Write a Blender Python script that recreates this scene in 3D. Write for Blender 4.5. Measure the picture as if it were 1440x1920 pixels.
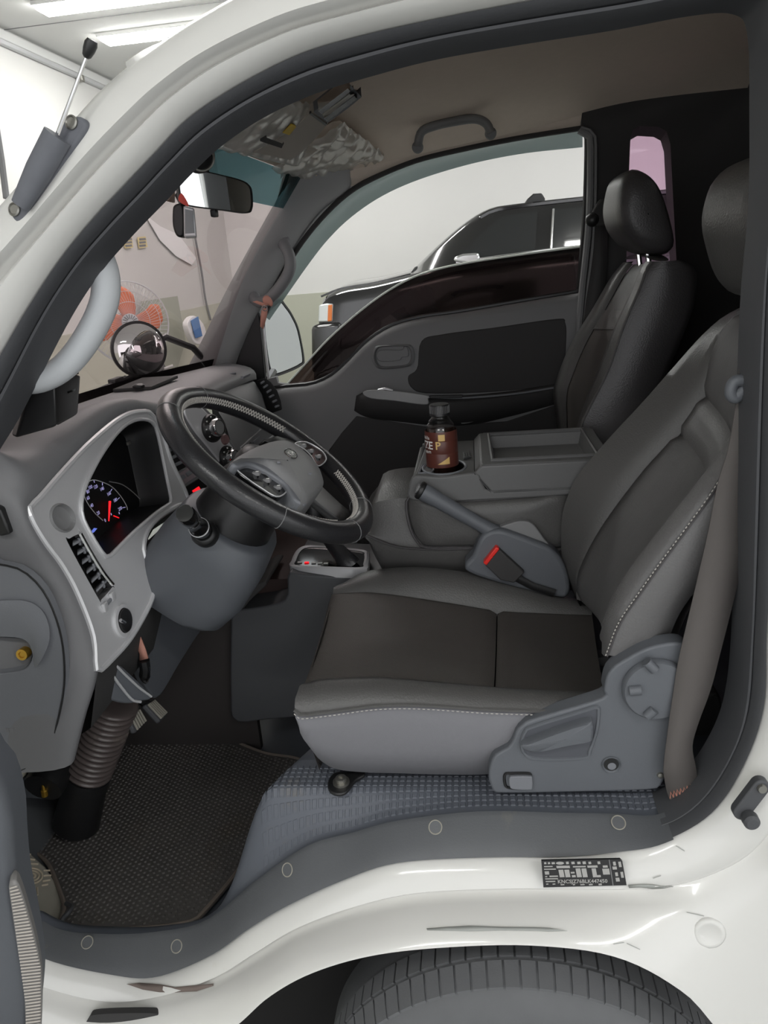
import bpy, bmesh, math, random
from mathutils import Vector, Matrix
random.seed(7)
scene = bpy.context.scene
for o in list(bpy.data.objects):
    bpy.data.objects.remove(o)
C = scene.collection
pi = math.pi

# ------------------------------------------------------------------ camera
# The camera stands at the world origin.  X runs to the rear of the truck, Y across it
# (driver side -> passenger side), Z up.  Units are metres, the workshop floor is at z = -1.66.
F_PX = 1450.0                       # focal length for a 1440 x 1920 frame
def _basis(vx, vy, s):
    Y = Vector((vx - 720, vy - 960, F_PX)).normalized()
    Z = Y.cross(Vector((1, s, 0))).normalized()
    if Z.y > 0: Z = -Z
    return Y.cross(Z), Y, Z
AX, AY, AZ = _basis(880, 470, -.085)
cam = bpy.data.cameras.new('camera')
cam.sensor_fit = 'VERTICAL'; cam.sensor_height = 36; cam.lens = 36 * F_PX / 1920
cam.clip_start = .02
camo = bpy.data.objects.new('camera', cam); C.objects.link(camo)
camo.matrix_world = Matrix(((AX.x, -AX.y, -AX.z, 0), (AY.x, -AY.y, -AY.z, 0), (AZ.x, -AZ.y, -AZ.z, 0), (0, 0, 0, 1)))
scene.camera = camo

# ------------------------------------------------------------------ world, exposure
w = bpy.data.worlds.new('World'); scene.world = w; w.use_nodes = True
bg = w.node_tree.nodes['Background']
bg.inputs[0].default_value = (.97, .98, 1.0, 1); bg.inputs[1].default_value = 1.3
vs = scene.view_settings
vs.view_transform = 'Standard'; vs.look = 'None'; vs.gamma = 1; vs.use_curve_mapping = False
vs.exposure = 0.38
LAMP_POWER = 24.0                    # emission of the ceiling lamps' diffusers

# ------------------------------------------------------------------ helpers
def ray(px, py):
    d = Vector((px - 720, py - 960, F_PX))
    return Vector((AX.dot(d), AY.dot(d), AZ.dot(d)))
def P(px, py, X=None, Y=None, Z=None):
    """where the sight line of a measured point meets a plane of the place"""
    r = ray(px, py)
    t = X / r.x if X is not None else (Y / r.y if Y is not None else Z / r.z)
    return r * t
def PL(pts, Y):
    if isinstance(Y, (int, float)): return [P(a, b, Y=Y) for a, b in pts]
    return [P(a, b, Y=y) for (a, b), y in zip(pts, Y)]
class Plane:
    def __init__(s, a, b, c):
        s.o = a; s.n = (b - a).cross(c - a).normalized()
        if s.n.dot(a) > 0: s.n = -s.n          # faces the viewer's side
        s.u = (b - a).normalized(); s.v = s.n.cross(s.u)
    def p(s, px, py, off=0.0):
        r = ray(px, py); o = s.o + s.n * off
        return r * (o.dot(s.n) / r.dot(s.n))
    def l(s, pts, off=0.0): return [s.p(a, b, off) for a, b in pts]
def cr(pts, n, closed=False):
    """Catmull-Rom through pts, n samples uniform in index"""
    pts = [Vector(p) for p in pts]; m = len(pts); out = []
    for i in range(n):
        t = i * m / n if closed else i * (m - 1) / (n - 1)
        k = min(int(t), m - 1 if closed else m - 2); f = t - k
        if closed: a, b, c, d = (pts[(k + j) % m] for j in (-1, 0, 1, 2))
        else:
            b, c = pts[k], pts[k + 1]
            a = pts[k - 1] if k > 0 else b * 2 - c
            d = pts[k + 2] if k + 2 < m else c * 2 - b
        out.append(((b * 2) + (c - a) * f + (a * 2 - b * 5 + c * 4 - d) * f * f + (b * 3 - a - c * 3 + d) * f ** 3) * .5)
    return out
def rs(pts, n, closed=False):
    """resample by arc length"""
    q = cr(pts, max(len(pts) * 12, 60), closed)
    if closed: q = q + [q[0]]
    L = [0]
    for a, b in zip(q, q[1:]): L.append(L[-1] + (b - a).length)
    out = []; j = 0; N = n if closed else n - 1
    for i in range(n):
        t = L[-1] * i / N
        while j < len(L) - 2 and L[j + 1] < t: j += 1
        d = L[j + 1] - L[j]
        out.append(q[j].lerp(q[j + 1], 0 if d < 1e-9 else min(1, (t - L[j]) / d)))
    return out
class MB:
    """mesh builder; points are world coordinates"""
    def __init__(s): s.v = []; s.f = []
    def add(s, vs, fs):
        k = len(s.v); s.v += [Vector(p) for p in vs]; s.f += [tuple(i + k for i in f) for f in fs]; return s
    def grid(s, rows, cu=False, cv=False, cap=False):
        n = len(rows[0]); m = len(rows); k = len(s.v)
        for r in rows: s.v += [Vector(p) for p in r]
        for i in range(m if cv else m - 1):
            for j in range(n if cu else n - 1):
                a = k + i * n + j; b = k + i * n + (j + 1) % n
                i2 = (i + 1) % m
                s.f.append((a, b, k + i2 * n + (j + 1) % n, k + i2 * n + j))
        if cap:
            s.f.append(tuple(k + j for j in range(n))[::-1]); s.f.append(tuple(k + (m - 1) * n + j for j in range(n)))
        return s
    def tube(s, path, r, seg=10, closed=False, cap=True, flat=None, up=None):
        path = [Vector(p) for p in path]; n = len(path); rings = []; prev = up
        for i, p in enumerate(path):
            a = path[(i - 1) % n] if (closed or i > 0) else p
            b = path[(i + 1) % n] if (closed or i < n - 1) else p
            t = (b - a).normalized()
            ref = prev if prev is not None else (Vector((0, 0, 1)) if abs(t.z) < .9 else Vector((1, 0, 0)))
            u = (ref - t * ref.dot(t)).normalized(); vv = t.cross(u)
            if up is None: prev = u
            rr = r[i] if isinstance(r, (list, tuple)) else r
            fl = flat if flat else 1.0
            rings.append([p + (u * math.cos(2 * pi * k / seg) + vv * fl * math.sin(2 * pi * k / seg)) * rr for k in range(seg)])
        s.grid(rings, cu=True, cv=closed, cap=cap and not closed); return s
    def prism(s, loop, ext):
        n = len(loop); e = Vector(ext)
        a = [Vector(p) for p in loop]; b = [p + e for p in a]
        return s.add(a + b, [tuple(range(n))[::-1], tuple(range(n, 2 * n))] + [(i, (i + 1) % n, n + (i + 1) % n, n + i) for i in range(n)])
    def box(s, c, sz, M=None, r=0.0, seg=2):
        bm = bmesh.new(); bmesh.ops.create_cube(bm, size=1)
        for v in bm.verts: v.co = Vector((v.co.x * sz[0], v.co.y * sz[1], v.co.z * sz[2]))
        if r > 0: bmesh.ops.bevel(bm, geom=bm.edges[:], offset=r, segments=seg, profile=.6, affect='EDGES', clamp_overlap=True)
        if M is not None: bm.transform(M.to_4x4())
        bm.verts.index_update()
        s.add([v.co + Vector(c) for v in bm.verts], [[v.index for v in f.verts] for f in bm.faces]); bm.free(); return s
    def lathe(s, prof, o, ax=(0, 0, 1), seg=24, ref=(1, 0, 0), cap=True):
        """prof: (radius, height) pairs along ax from o"""
        o = Vector(o); ax = Vector(ax).normalized(); ref = Vector(ref)
        u = (ref - ax * ref.dot(ax)).normalized(); vv = ax.cross(u)
        rows = [[o + ax * h + (u * math.cos(2 * pi * k / seg) + vv * math.sin(2 * pi * k / seg)) * r for k in range(seg)] for r, h in prof]
        return s.grid(rows, cu=True, cap=cap)
    def holed(s, outer, holes, ext):
        """flat plate with holes, given thickness by ext"""
        bm = bmesh.new(); es = []
        for loop in [outer] + holes:
            vs_ = [bm.verts.new(p) for p in loop]
            es += [bm.edges.new((vs_[i], vs_[(i + 1) % len(vs_)])) for i in range(len(vs_))]
        bmesh.ops.triangle_fill(bm, use_beauty=True, use_dissolve=False, edges=es)
        bm.verts.index_update()
        vs_ = [v.co.copy() for v in bm.verts]; fs = [[v.index for v in f.verts] for f in bm.faces]
        n = len(vs_); e = Vector(ext)
        s.add(vs_ + [v + e for v in vs_], fs + [[i + n for i in f][::-1] for f in fs])
        k = len(s.v) - 2 * n; i0 = 0
        for loop in [outer] + holes:
            m = len(loop)
            for i in range(m):
                a = k + i0 + i; b = k + i0 + (i + 1) % m
                s.f.append((a, b, b + n, a + n))
            i0 += m
        bm.free(); return s
    def build(s, name, mat, parent=None, smooth=35, bevel=0, bseg=2, sub=0, solid=0, kind=None, label=None, wn=False):
        bm = bmesh.new(); vv = [bm.verts.new(p) for p in s.v]
        for f in s.f:
            try: bm.faces.new([vv[i] for i in f])
            except ValueError: pass
        bmesh.ops.remove_doubles(bm, verts=bm.verts, dist=1e-5)
        bmesh.ops.recalc_face_normals(bm, faces=bm.faces)
        lo = Vector([min(p[i] for p in s.v) for i in range(3)]); hi = Vector([max(p[i] for p in s.v) for i in range(3)])
        c = (lo + hi) / 2
        if parent is None: c.z = lo.z
        bmesh.ops.translate(bm, verts=bm.verts, vec=-c)
        me = bpy.data.meshes.new(name); bm.to_mesh(me); bm.free()
        if smooth:
            me.shade_smooth()
            if not sub: me.set_sharp_from_angle(angle=math.radians(smooth))
        me.materials.append(mat)
        o = bpy.data.objects.new(name, me); C.objects.link(o)
        o['w'] = list(c)
        if parent is not None:
            o.parent = parent; o.location = c - Vector(parent['w'])
        else: o.location = c
        if bevel:
            m = o.modifiers.new('bevel', 'BEVEL'); m.width = bevel; m.segments = bseg; m.limit_method = 'ANGLE'; m.angle_limit = math.radians(40)
        if solid:
            m = o.modifiers.new('solid', 'SOLIDIFY'); m.thickness = solid; m.offset = 0
        if sub:
            m = o.modifiers.new('sub', 'SUBSURF'); m.levels = sub; m.render_levels = sub
        if kind: o['kind'] = kind
        if label: o['label'] = label
        return o
def thing(name, label, cat, loc, group=None):
    o = bpy.data.objects.new(name, None); C.objects.link(o); o.empty_display_size = .05
    o.location = loc; o['w'] = list(loc); o['label'] = label; o['category'] = cat
    if group: o['group'] = group
    return o
def tag(o, label, cat, group=None):
    o['label'] = label; o['category'] = cat
    if group: o['group'] = group
    return o
def struct(o, label=None):
    o['kind'] = 'structure'
    if label: o['label'] = label
    return o
def text(s, name, body, o, u, v, size, mat, parent, depth=.0004, align='CENTER', bold=0.0):
    """raised lettering: o centre, u reading direction, v up"""
    cu = bpy.data.curves.new('lettering', 'FONT'); cu.body = body; cu.size = 1; cu.align_x = align; cu.align_y = 'CENTER'
    cu.extrude = 0; cu.offset = bold; cu.resolution_u = 2
    to = bpy.data.objects.new('lettering', cu); C.objects.link(to)
    dg = bpy.context.evaluated_depsgraph_get(); dg.update()
    me = bpy.data.meshes.new_from_object(to.evaluated_get(dg))
    u = Vector(u).normalized(); v = Vector(v); v = (v - u * v.dot(u)).normalized(); n = u.cross(v)
    m = MB(); m.add([Vector(o) + (u * p.co.x + v * p.co.y) * size + n * depth for p in me.vertices], [tuple(f.vertices) for f in me.polygons])
    bpy.data.objects.remove(to); bpy.data.curves.remove(cu); bpy.data.meshes.remove(me)
    return m.build(name, mat, parent, smooth=0)
def circ(c, n, r, ref=(1, 0, 0), seg=20, ry=None):
    c = Vector(c); n = Vector(n).normalized(); ref = Vector(ref); u = (ref - n * ref.dot(n)).normalized(); v = n.cross(u)
    return [c + u * r * math.cos(2 * pi * k / seg) + v * (ry or r) * math.sin(2 * pi * k / seg) for k in range(seg)]

# ------------------------------------------------------------------ materials
def lin(c):
    return tuple(((x / 255) / 12.92 if x <= 10 else ((x / 255 + .055) / 1.055) ** 2.4) for x in c) + (1,)
def mat(name, col, rough=.5, metal=0, spec=.5, var=0, vscale=20, bump=0, bscale=300, coat=0, dirt=None, dscale=4, dlo=.5, dhi=.7, tex=None):
    m = bpy.data.materials.new(name); m.use_nodes = True; nt = m.node_tree; b = nt.nodes['Principled BSDF']
    N = nt.nodes.new; K = nt.links.new
    b.inputs['Base Color'].default_value = lin(col); b.inputs['Roughness'].default_value = rough
    b.inputs['Metallic'].default_value = metal; b.inputs['Specular IOR Level'].default_value = spec
    b.inputs['Coat Weight'].default_value = coat; b.inputs['Coat Roughness'].default_value = .08
    tc = N('ShaderNodeTexCoord')
    last = None
    if var or dirt:
        no = N('ShaderNodeTexNoise'); no.inputs['Scale'].default_value = vscale; no.inputs['Detail'].default_value = 4
        K(tc.outputs['Object'], no.inputs['Vector'])
        mp = N('ShaderNodeMapRange'); mp.inputs['To Min'].default_value = 1 - var; mp.inputs['To Max'].default_value = 1 + var
        K(no.outputs['Fac'], mp.inputs['Value'])
        mx = N('ShaderNodeMix'); mx.data_type = 'RGBA'; mx.blend_type = 'MULTIPLY'; mx.inputs['Factor'].default_value = 1
        mx.inputs[6].default_value = lin(col); K(mp.outputs[0], mx.inputs[7]); last = mx.outputs[2]
    if dirt:
        n2 = N('ShaderNodeTexNoise'); n2.inputs['Scale'].default_value = dscale; n2.inputs['Detail'].default_value = 8; n2.inputs['Roughness'].default_value = .65
        K(tc.outputs['Object'], n2.inputs['Vector'])
        m2 = N('ShaderNodeMapRange'); m2.inputs['From Min'].default_value = dlo; m2.inputs['From Max'].default_value = dhi; K(n2.outputs['Fac'], m2.inputs['Value'])
        mx2 = N('ShaderNodeMix'); mx2.data_type = 'RGBA'; K(m2.outputs[0], mx2.inputs['Factor']); K(last, mx2.inputs[6]); mx2.inputs[7].default_value = lin(dirt); last = mx2.outputs[2]
    if last: K(last, b.inputs['Base Color'])
    if bump:
        if tex == 'weave':
            n3 = N('ShaderNodeTexWave'); n3.inputs['Scale'].default_value = bscale; n3.bands_direction = 'DIAGONAL'; n3.inputs['Distortion'].default_value = 1.5; n3.inputs['Detail'].default_value = 1; n3.inputs['Detail Scale'].default_value = 6
        elif tex == 'voronoi':
            n3 = N('ShaderNodeTexVoronoi'); n3.inputs['Scale'].default_value = bscale
        else:
            n3 = N('ShaderNodeTexNoise'); n3.inputs['Scale'].default_value = bscale; n3.inputs['Detail'].default_value = 3
        K(tc.outputs['Object'], n3.inputs['Vector'])
        bp = N('ShaderNodeBump'); bp.inputs['Strength'].default_value = bump; bp.inputs['Distance'].default_value = .002
        K(n3.outputs[0], bp.inputs['Height']); K(bp.outputs[0], b.inputs['Normal'])
    return m
def glass(name, tint, gloss=1.45, rough=0.0, body=None):
    m = bpy.data.materials.new(name); m.use_nodes = True; nt = m.node_tree; nt.nodes.clear(); N = nt.nodes.new; K = nt.links.new
    out = N('ShaderNodeOutputMaterial'); mx = N('ShaderNodeMixShader'); tr = N('ShaderNodeBsdfTransparent'); gl = N('ShaderNodeBsdfGlossy')
    tr.inputs[0].default_value = tuple(tint) + (1,); gl.inputs['Roughness'].default_value = rough
    # Schlick reflectance, the same from both sides of the thin pane
    ge = N('ShaderNodeNewGeometry'); dt = N('ShaderNodeVectorMath'); dt.operation = 'DOT_PRODUCT'; K(ge.outputs['Normal'], dt.inputs[0]); K(ge.outputs['Incoming'], dt.inputs[1])
    def mth(op, a, b=None, c=None):
        m_ = N('ShaderNodeMath'); m_.operation = op
        for i, x in enumerate((a, b, c)):
            if x is None: continue
            if isinstance(x, (int, float)): m_.inputs[i].default_value = x
            else: K(x, m_.inputs[i])
        return m_.outputs[0]
    f0 = ((gloss - 1) / (gloss + 1)) ** 2
    sch = mth('MULTIPLY_ADD', mth('POWER', mth('SUBTRACT', 1.0, mth('ABSOLUTE', dt.outputs['Value'])), 5.0), 1 - f0, f0)
    K(sch, mx.inputs[0]); K(tr.outputs[0], mx.inputs[1]); K(gl.outputs[0], mx.inputs[2])
    if body:
        df = N('ShaderNodeBsdfDiffuse'); df.inputs[0].default_value = lin(body[0]); m2 = N('ShaderNodeMixShader'); m2.inputs[0].default_value = body[1]
        K(mx.outputs[0], m2.inputs[1]); K(df.outputs[0], m2.inputs[2]); K(m2.outputs[0], out.inputs[0])
    else: K(mx.outputs[0], out.inputs[0])
    return m
def emit(name, col, k):
    m = bpy.data.materials.new(name); m.use_nodes = True; nt = m.node_tree; b = nt.nodes['Principled BSDF']
    b.inputs['Base Color'].default_value = lin(col); b.inputs['Emission Color'].default_value = lin(col); b.inputs['Emission Strength'].default_value = k
    return m
M = dict(
    paint=mat('white_paint', (211, 210, 206), .27, coat=.5, var=.015, vscale=3, dirt=(196, 190, 172), dscale=2.3, dlo=.62, dhi=.8),
    rubber=mat('seal_rubber', (70, 71, 74), .6, bump=.08, bscale=400),
    sill=mat('sill_plastic', (84, 86, 89), .5, var=.06, vscale=30, bump=.1, bscale=500, dirt=(112, 108, 100), dscale=12, dlo=.6, dhi=.85),
    headliner=mat('headliner_felt', (224, 210, 196), .95, spec=.1, var=.04, vscale=60, bump=.2, bscale=600),
    trim_dark=mat('trim_black', (54, 53, 53), .75, bump=.12, bscale=400),
    trim_grey=mat('trim_grey', (120, 120, 121), .6, bump=.1, bscale=600),
    dash=mat('dash_vinyl', (110, 110, 112), .55, bump=.12, bscale=700, var=.03, vscale=9),
    dash_light=mat('dash_plastic', (112, 114, 119), .5, bump=.08, bscale=700),
    col=mat('column_plastic', (86, 89, 94), .5, bump=.08, bscale=600),
    silver=mat('silver_paint', (202, 202, 204), .36, metal=.35, spec=.5, bump=.03, bscale=500),
    console=mat('console_plastic', (92, 92, 92), .5, bump=.1, bscale=500),
    console_dark=mat('floor_console_plastic', (74, 75, 78), .5, bump=.1, bscale=500),
    pillar=mat('pillar_trim', (158, 158, 158), .65, bump=.1, bscale=500),
    face=mat('gauge_black', (10, 10, 11), .6, spec=.2),
    armcap=mat('armrest_cap', (150, 150, 150), .35, metal=.2),
    roofcon=mat('roof_console_plastic', (168, 160, 150), .55),
    grabgrey=mat('grab_grey', (128, 128, 130), .5, bump=.05, bscale=400),
    kneeplate=mat('knee_plastic', (74, 76, 79), .6, bump=.1, bscale=500),
    chrome=mat('chrome', (225, 225, 225), .12, metal=1),
    black=mat('black_plastic', (26, 26, 27), .4, bump=.05, bscale=400),
    gloss=mat('gloss_black', (16, 16, 17), .08, coat=.5),
    leather=mat('seat_leather', (80, 79, 78), .42, spec=.45, bump=.18, bscale=330, tex='voronoi', var=.05, vscale=14),
    leather_dark=mat('seat_leather_dark', (66, 64, 65), .36, spec=.45, bump=.15, bscale=330, tex='voronoi', var=.05, vscale=14),
    insert=mat('seat_insert', (76, 72, 69), .45, spec=.4, bump=.35, bscale=160, tex='weave', var=.12, vscale=9),
    insert2=mat('seat_insert_back', (94, 93, 93), .52, spec=.4, bump=.35, bscale=160, tex='weave', var=.1, vscale=16),
    cloth=mat('seat_side_cloth', (118, 118, 122), .85, spec=.2, bump=.3, bscale=420, tex='weave', var=.04, vscale=8),
    side_leather=mat('seat_side_leather', (98, 97, 97), .46, spec=.4, bump=.18, bscale=330, tex='voronoi', var=.04, vscale=12),
    seat_plastic=mat('seat_plastic', (90, 93, 98), .5, bump=.12, bscale=800),
    belt=mat('belt_webbing', (90, 86, 84), .7, spec=.2, bump=.15, bscale=500, tex='weave'),
    wheel=mat('wheel_leather', (38, 38, 40), .3, spec=.5, bump=.1, bscale=400, tex='voronoi'),
    stitch=mat('stitch_thread', (176, 172, 166), .8),
    mat_rub=mat('mat_rubber', (86, 83, 81), .6, var=.12, vscale=9, dirt=(92, 84, 76), dscale=7, dlo=.55, dhi=.8),
    floor_rub=mat('floor_rubber', (86, 90, 98), .55, var=.06, vscale=12, dirt=(98, 94, 88), dscale=10, dlo=.6, dhi=.8),
    dark=mat('dark_void', (20, 19, 19), .9),
    tyre=mat('tyre_rubber', (96, 97, 99), .75, var=.1, vscale=22, bump=.1, bscale=300),
    steel=mat('bare_steel', (150, 148, 142), .35, metal=.9),
    brass=mat('brass', (190, 150, 60), .3, metal=.8),
    red=mat('red_button', (226, 48, 40), .35),
    led=emit('red_led', (255, 30, 40), .8),
    led_blue=emit('blue_led', (110, 130, 230), .45),
    led_white=emit('white_led', (190, 185, 240), .28),
    plate_print=mat('plate_print', (158, 157, 154), .6),
    matedge=mat('mat_edge', (116, 106, 98), .75, var=.1, vscale=20),
    lwhite=mat('print_white', (215, 215, 212), .6),
    mirror=mat('mirror_silver', (235, 238, 238), .02, metal=1),
    windscreen=glass('windscreen_glass', (.76, .67, .68)),
    shade=glass('shade_band_glass', (.10, .24, .27)),
    film=glass('purple_film_glass', (.30, .25, .25), 1.5),
    pink=glass('pink_film_glass', (.84, .70, .80)),
    smoke=glass('smoked_acrylic', (.52, .57, .57), 1.49, body=((190, 205, 205), .35)),
    clear=glass('clear_plastic', (.93, .93, .92), 1.5),
    wrap=glass('plastic_wrap', (.86, .85, .82), 3.2, .09, body=((238, 235, 228), .35)),
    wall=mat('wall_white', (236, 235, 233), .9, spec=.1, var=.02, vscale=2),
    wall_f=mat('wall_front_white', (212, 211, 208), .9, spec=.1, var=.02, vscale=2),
    wains=mat('wall_wainscot', (196, 197, 182), .85, spec=.15, var=.02, vscale=3),
    ceil=mat('ceiling_board', (222, 222, 220), .9, spec=.1),
    ground=mat('workshop_floor', (150, 152, 150), .5),
    lamp=emit('lamp_diffuser', (255, 255, 252), LAMP_POWER),
    car=mat('car_black', (14, 13, 15), .12, coat=1.0),
    car_glass=mat('car_window', (20, 22, 24), .03, spec=.9, coat=.6),
    orange=mat('fan_orange', (226, 128, 90), .5),
    lgrey=mat('handle_light_grey', (200, 203, 206), .6, bump=.05, bscale=400),
    pinkstrap=mat('strap_leather', (196, 140, 124), .7),
    paper=mat('brush_reflection_white', (240, 240, 240), .8),
    yellow=mat('paper_yellow', (228, 210, 150), .8),
    blue=mat('blue_cloth', (92, 134, 190), .8),
    dirtpl=mat('dirty_plastic', (150, 146, 136), .7, var=.15, vscale=20),
)
# ================================================================== workshop
GZ = -1.66; CEIL = 1.64; WX = -3.0; WY = 10.0
struct(MB().box((2.5, 2, GZ - .05), (11, 16.4, .1)).build('floor', M['ground'], smooth=0), 'grey concrete workshop floor under the vehicles')
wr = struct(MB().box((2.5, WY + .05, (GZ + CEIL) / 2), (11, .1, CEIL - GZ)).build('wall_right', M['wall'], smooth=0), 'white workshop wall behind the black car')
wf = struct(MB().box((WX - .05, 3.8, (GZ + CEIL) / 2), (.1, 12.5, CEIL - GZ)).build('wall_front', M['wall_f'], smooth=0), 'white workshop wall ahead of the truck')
MB().box((2.5, WY - .006, (GZ - .35) / 2), (11, .012, -.35 - GZ)).build('wainscot', M['wains'], wr, smooth=0)
MB().box((WX + .006, 3.8, (GZ - .35) / 2), (.012, 12.4, -.35 - GZ)).build('wainscot', M['wains'], wf, smooth=0)
ce = struct(MB().box((2.5, 3.8, CEIL + .05), (11, 12.6, .1)).build('ceiling', M['ceil'], smooth=0), 'pale workshop ceiling with panel joints')
for i in range(5):      # panel joints
    MB().box((2.5, -1.6 + i * 2.4, CEIL - .001), (11, .008, .004)).build('joint', M['trim_grey'], ce, smooth=0)
def lamp(x, y, label, lx=1.25, ly=.16):
    t = thing('ceiling_lamp', label, 'lamp', (x, y, CEIL - .05), 'tube lamps on the workshop ceiling')
    MB().box((x, y, CEIL - .012), (lx + .03, ly + .03, .024), r=.004, seg=1).build('housing', M['ceil'], t)
    MB().box((x, y, CEIL - .035), (lx, ly, .025), r=.008, seg=1).build('diffuser', M['lamp'], t)
a = P(79, 23, Z=CEIL - .04); lamp(a.x + .62, a.y, 'bright white tube lamp nearest the top edge of the ceiling')
a = P(197, 80, Z=CEIL - .04); lamp(a.x + .62, a.y, 'bright white tube lamp just above the antenna tip')
for x, y in ((-1.0, 3.0), (1.6, 3.0), (-1.0, -1.2), (1.6, -1.2), (4.2, -1.2), (1.6, 5.6), (1.6, 8.0), (-1.4, 8.2), (4.4, 6.5)):  # unseen extra lamps, added to brighten the cab and workshop
    lamp(x, y, 'white tube lamp added out of view to light the truck and workshop', 1.25, .2)
# conduit rail under the ceiling on the front wall
t = thing('conduit_rail', 'thin grey conduit rail along the wall under the ceiling', 'pipe', (WX + .03, 6, 1.5))
MB().box((WX + .02, 6, CEIL - .10), (.035, 8, .03), r=.004, seg=1).build('rail', M['silver'], t)
MB().box((WX + .015, 6, CEIL - .05), (.03, 8, .06), r=.004, seg=1).build('cornice', M['ceil'], t)
for y in (5.2, 6.55, 7.9):
    MB().box((WX + .03, y, CEIL - .115), (.06, .05, .05), r=.006, seg=1).build('bracket', M['steel'], t)
# dark pole at the left edge
a = P(6, 300, X=-2.6)
tag(MB().tube([P(-8, 230, X=-2.6), P(3, 300, X=-2.6), P(12, 372, X=-2.6)], .018, 8).build('hanging_rod', M['trim_grey']), 'thin dark rod hanging at the left edge of the wall', 'rod')
# notices and painted windscreen reflection on the front wall
def sheet(name, px, mat_, label, cat, X=WX + .02):
    return tag(MB().prism([P(a, b, X=X) for a, b in px], (-.004, 0, 0)).build(name, mat_, smooth=0), label, cat)
n1 = sheet('wall_notice', [(232, 445), (247, 443), (250, 464), (235, 466)], M['yellow'], 'small pale yellow notice on the wall, left of a pair', 'notice')
n2 = sheet('wall_notice', [(258, 445), (273, 443), (277, 463), (261, 466)], M['yellow'], 'small pale yellow notice on the wall, right of a pair', 'notice')
for n, (x0, x1) in ((n1, (235, 248)), (n2, (261, 274))):
    for k in range(3):
        MB().prism([P(x0, 447 + k * 6, X=WX + .023), P(x1 - 1, 446 + k * 6, X=WX + .023), P(x1, 450 + k * 6, X=WX + .023), P(x0 + 1, 451 + k * 6, X=WX + .023)], (-.002, 0, 0)).build('print_line', M['trim_grey'], n, smooth=0)
sheet('windscreen_reflection', [(272, 402), (300, 424), (335, 440), (368, 484), (360, 497), (330, 480), (300, 450)], M['paper'], 'white windscreen reflection painted as a curved sheet on the wall behind the mirror', 'paper')  # white reflection in the windscreen, painted as a sheet on the wall
sheet('wall_panel', [(265, 565), (333, 555), (348, 640), (330, 700), (260, 700)], mat('panel_green_grey', (168, 172, 158), .8), 'greenish grey board leaning on the wall behind the fan', 'board', WX + .05)
# cable on the wall
tag(MB().tube(rs([P(365, 440, X=WX + .03), P(378, 510, X=WX + .03), P(385, 560, X=WX + .03), P(395, 600, X=WX + .03)], 16), .012, 6).build('wall_cable', M['trim_grey']), 'thin grey cable running down the wall beside the painted reflection', 'cable')
# blue and white scrub brush / cloth on wall
t = thing('hand_brush', 'white hand brush with blue pad leaning at the windscreen corner', 'brush', P(365, 640, X=-2.7))
MB().prism(cr([P(352, 604, X=-2.7), P(366, 592, X=-2.7), P(384, 612, X=-2.7), P(386, 640, X=-2.7), P(368, 645, X=-2.7), P(356, 625, X=-2.7)], 20, True), (-.06, .02, 0)).build('body', M['paper'], t, bevel=.008)
MB().prism([P(359, 601, X=-2.68), P(372, 593, X=-2.68), P(380, 630, X=-2.68), P(368, 634, X=-2.68)], (-.01, 0, 0)).build('pad', M['blue'], t, bevel=.003)
# ------------------------------------------------------------------ fan
fc = P(240, 605, X=-2.3); fn = (-fc).normalized(); fn = (fn + Vector((.25, 0, .05))).normalized()
fu = Vector((0, 0, 1)).cross(fn).normalized(); fv = fn.cross(fu)
t = thing('wall_fan', 'orange bladed fan with wire guard seen through the windscreen', 'fan', fc - Vector((0, 0, .35)))
FR = .27
def fp(r, a, h): return fc + (fu * math.cos(a) + fv * math.sin(a)) * r + fn * h
for k in range(4):
    a0 = pi / 2 - .15 + k * pi / 2
    rows = []
    for i in range(9):
        s = i / 8; r = .05 + s * .185; wd = (.05 + .055 * s) * (1 if s < .8 else 1 - (s - .8) * 2.4)
        ca = a0 + .35 * s
        rows.append([fp(r, ca + q * wd / r * (1.0 if q < 0 else .9), .02 + q * .018) for q in (-1, -.5, 0, .5, 1)])
    MB().grid(rows).build('blade', M['orange'], t, solid=.004)
MB().lathe([(.0, .05), (.03, .05), (.05, .035), (.055, -.02)], fc, fn).build('hub', M['orange'], t)
g = MB().lathe([(0, .085), (.05, .083), (.055, .078), (.055, .07)], fc, fn, cap=False).build('guard_badge', M['lgrey'], t)
for k in range(16):
    a0 = 2 * pi * k / 16
    MB().tube([fp(.02, a0, .086), fp(.05, a0, .085)], .0025, 4).build('badge_rib', M['trim_grey'], g)
for r, h, rad in ((FR, 0, .005), (FR * .985, .03, .003), (.2, .066, .002), (.13, .078, .002)):
    MB().tube([fp(r, 2 * pi * k / 48, h) for k in range(48)], rad, 5, closed=True).build('guard_ring', M['lgrey'], t)
wires = MB()
for k in range(60):
    a0 = 2 * pi * k / 60
    wires.tube([fp(.055, a0, .08), fp(.14, a0 + .1, .076), fp(.22, a0 + .2, .058), fp(FR, a0 + .24, 0)], .0011, 4)
    wires.tube([fp(.06, a0, -.1), fp(.2, a0 + .1, -.08), fp(FR, a0 + .15, 0)], .0011, 4)
wires.build('guard_wires', M['lgrey'], t, kind='stuff')
MB().lathe([(.07, -.03), (.075, -.08), (.06, -.16), (.02, -.18)], fc, fn).build('motor', M['lgrey'], t)
MB().tube([fc - fn * .12, fc - fn * .15 - Vector((0, 0, .3)), fc - fn * .15 - Vector((0, 0, .3)) - Vector((0, 0, abs(GZ - fc.z) - .3))], .02, 8).build('stand', M['lgrey'], t)
fb_ = fc - fn * .15; MB().lathe([(.2, 0), (.2, .012), (.12, .03), (.03, .05)], (fb_.x, fb_.y, GZ), seg=32).build('base', M['lgrey'], t)

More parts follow.
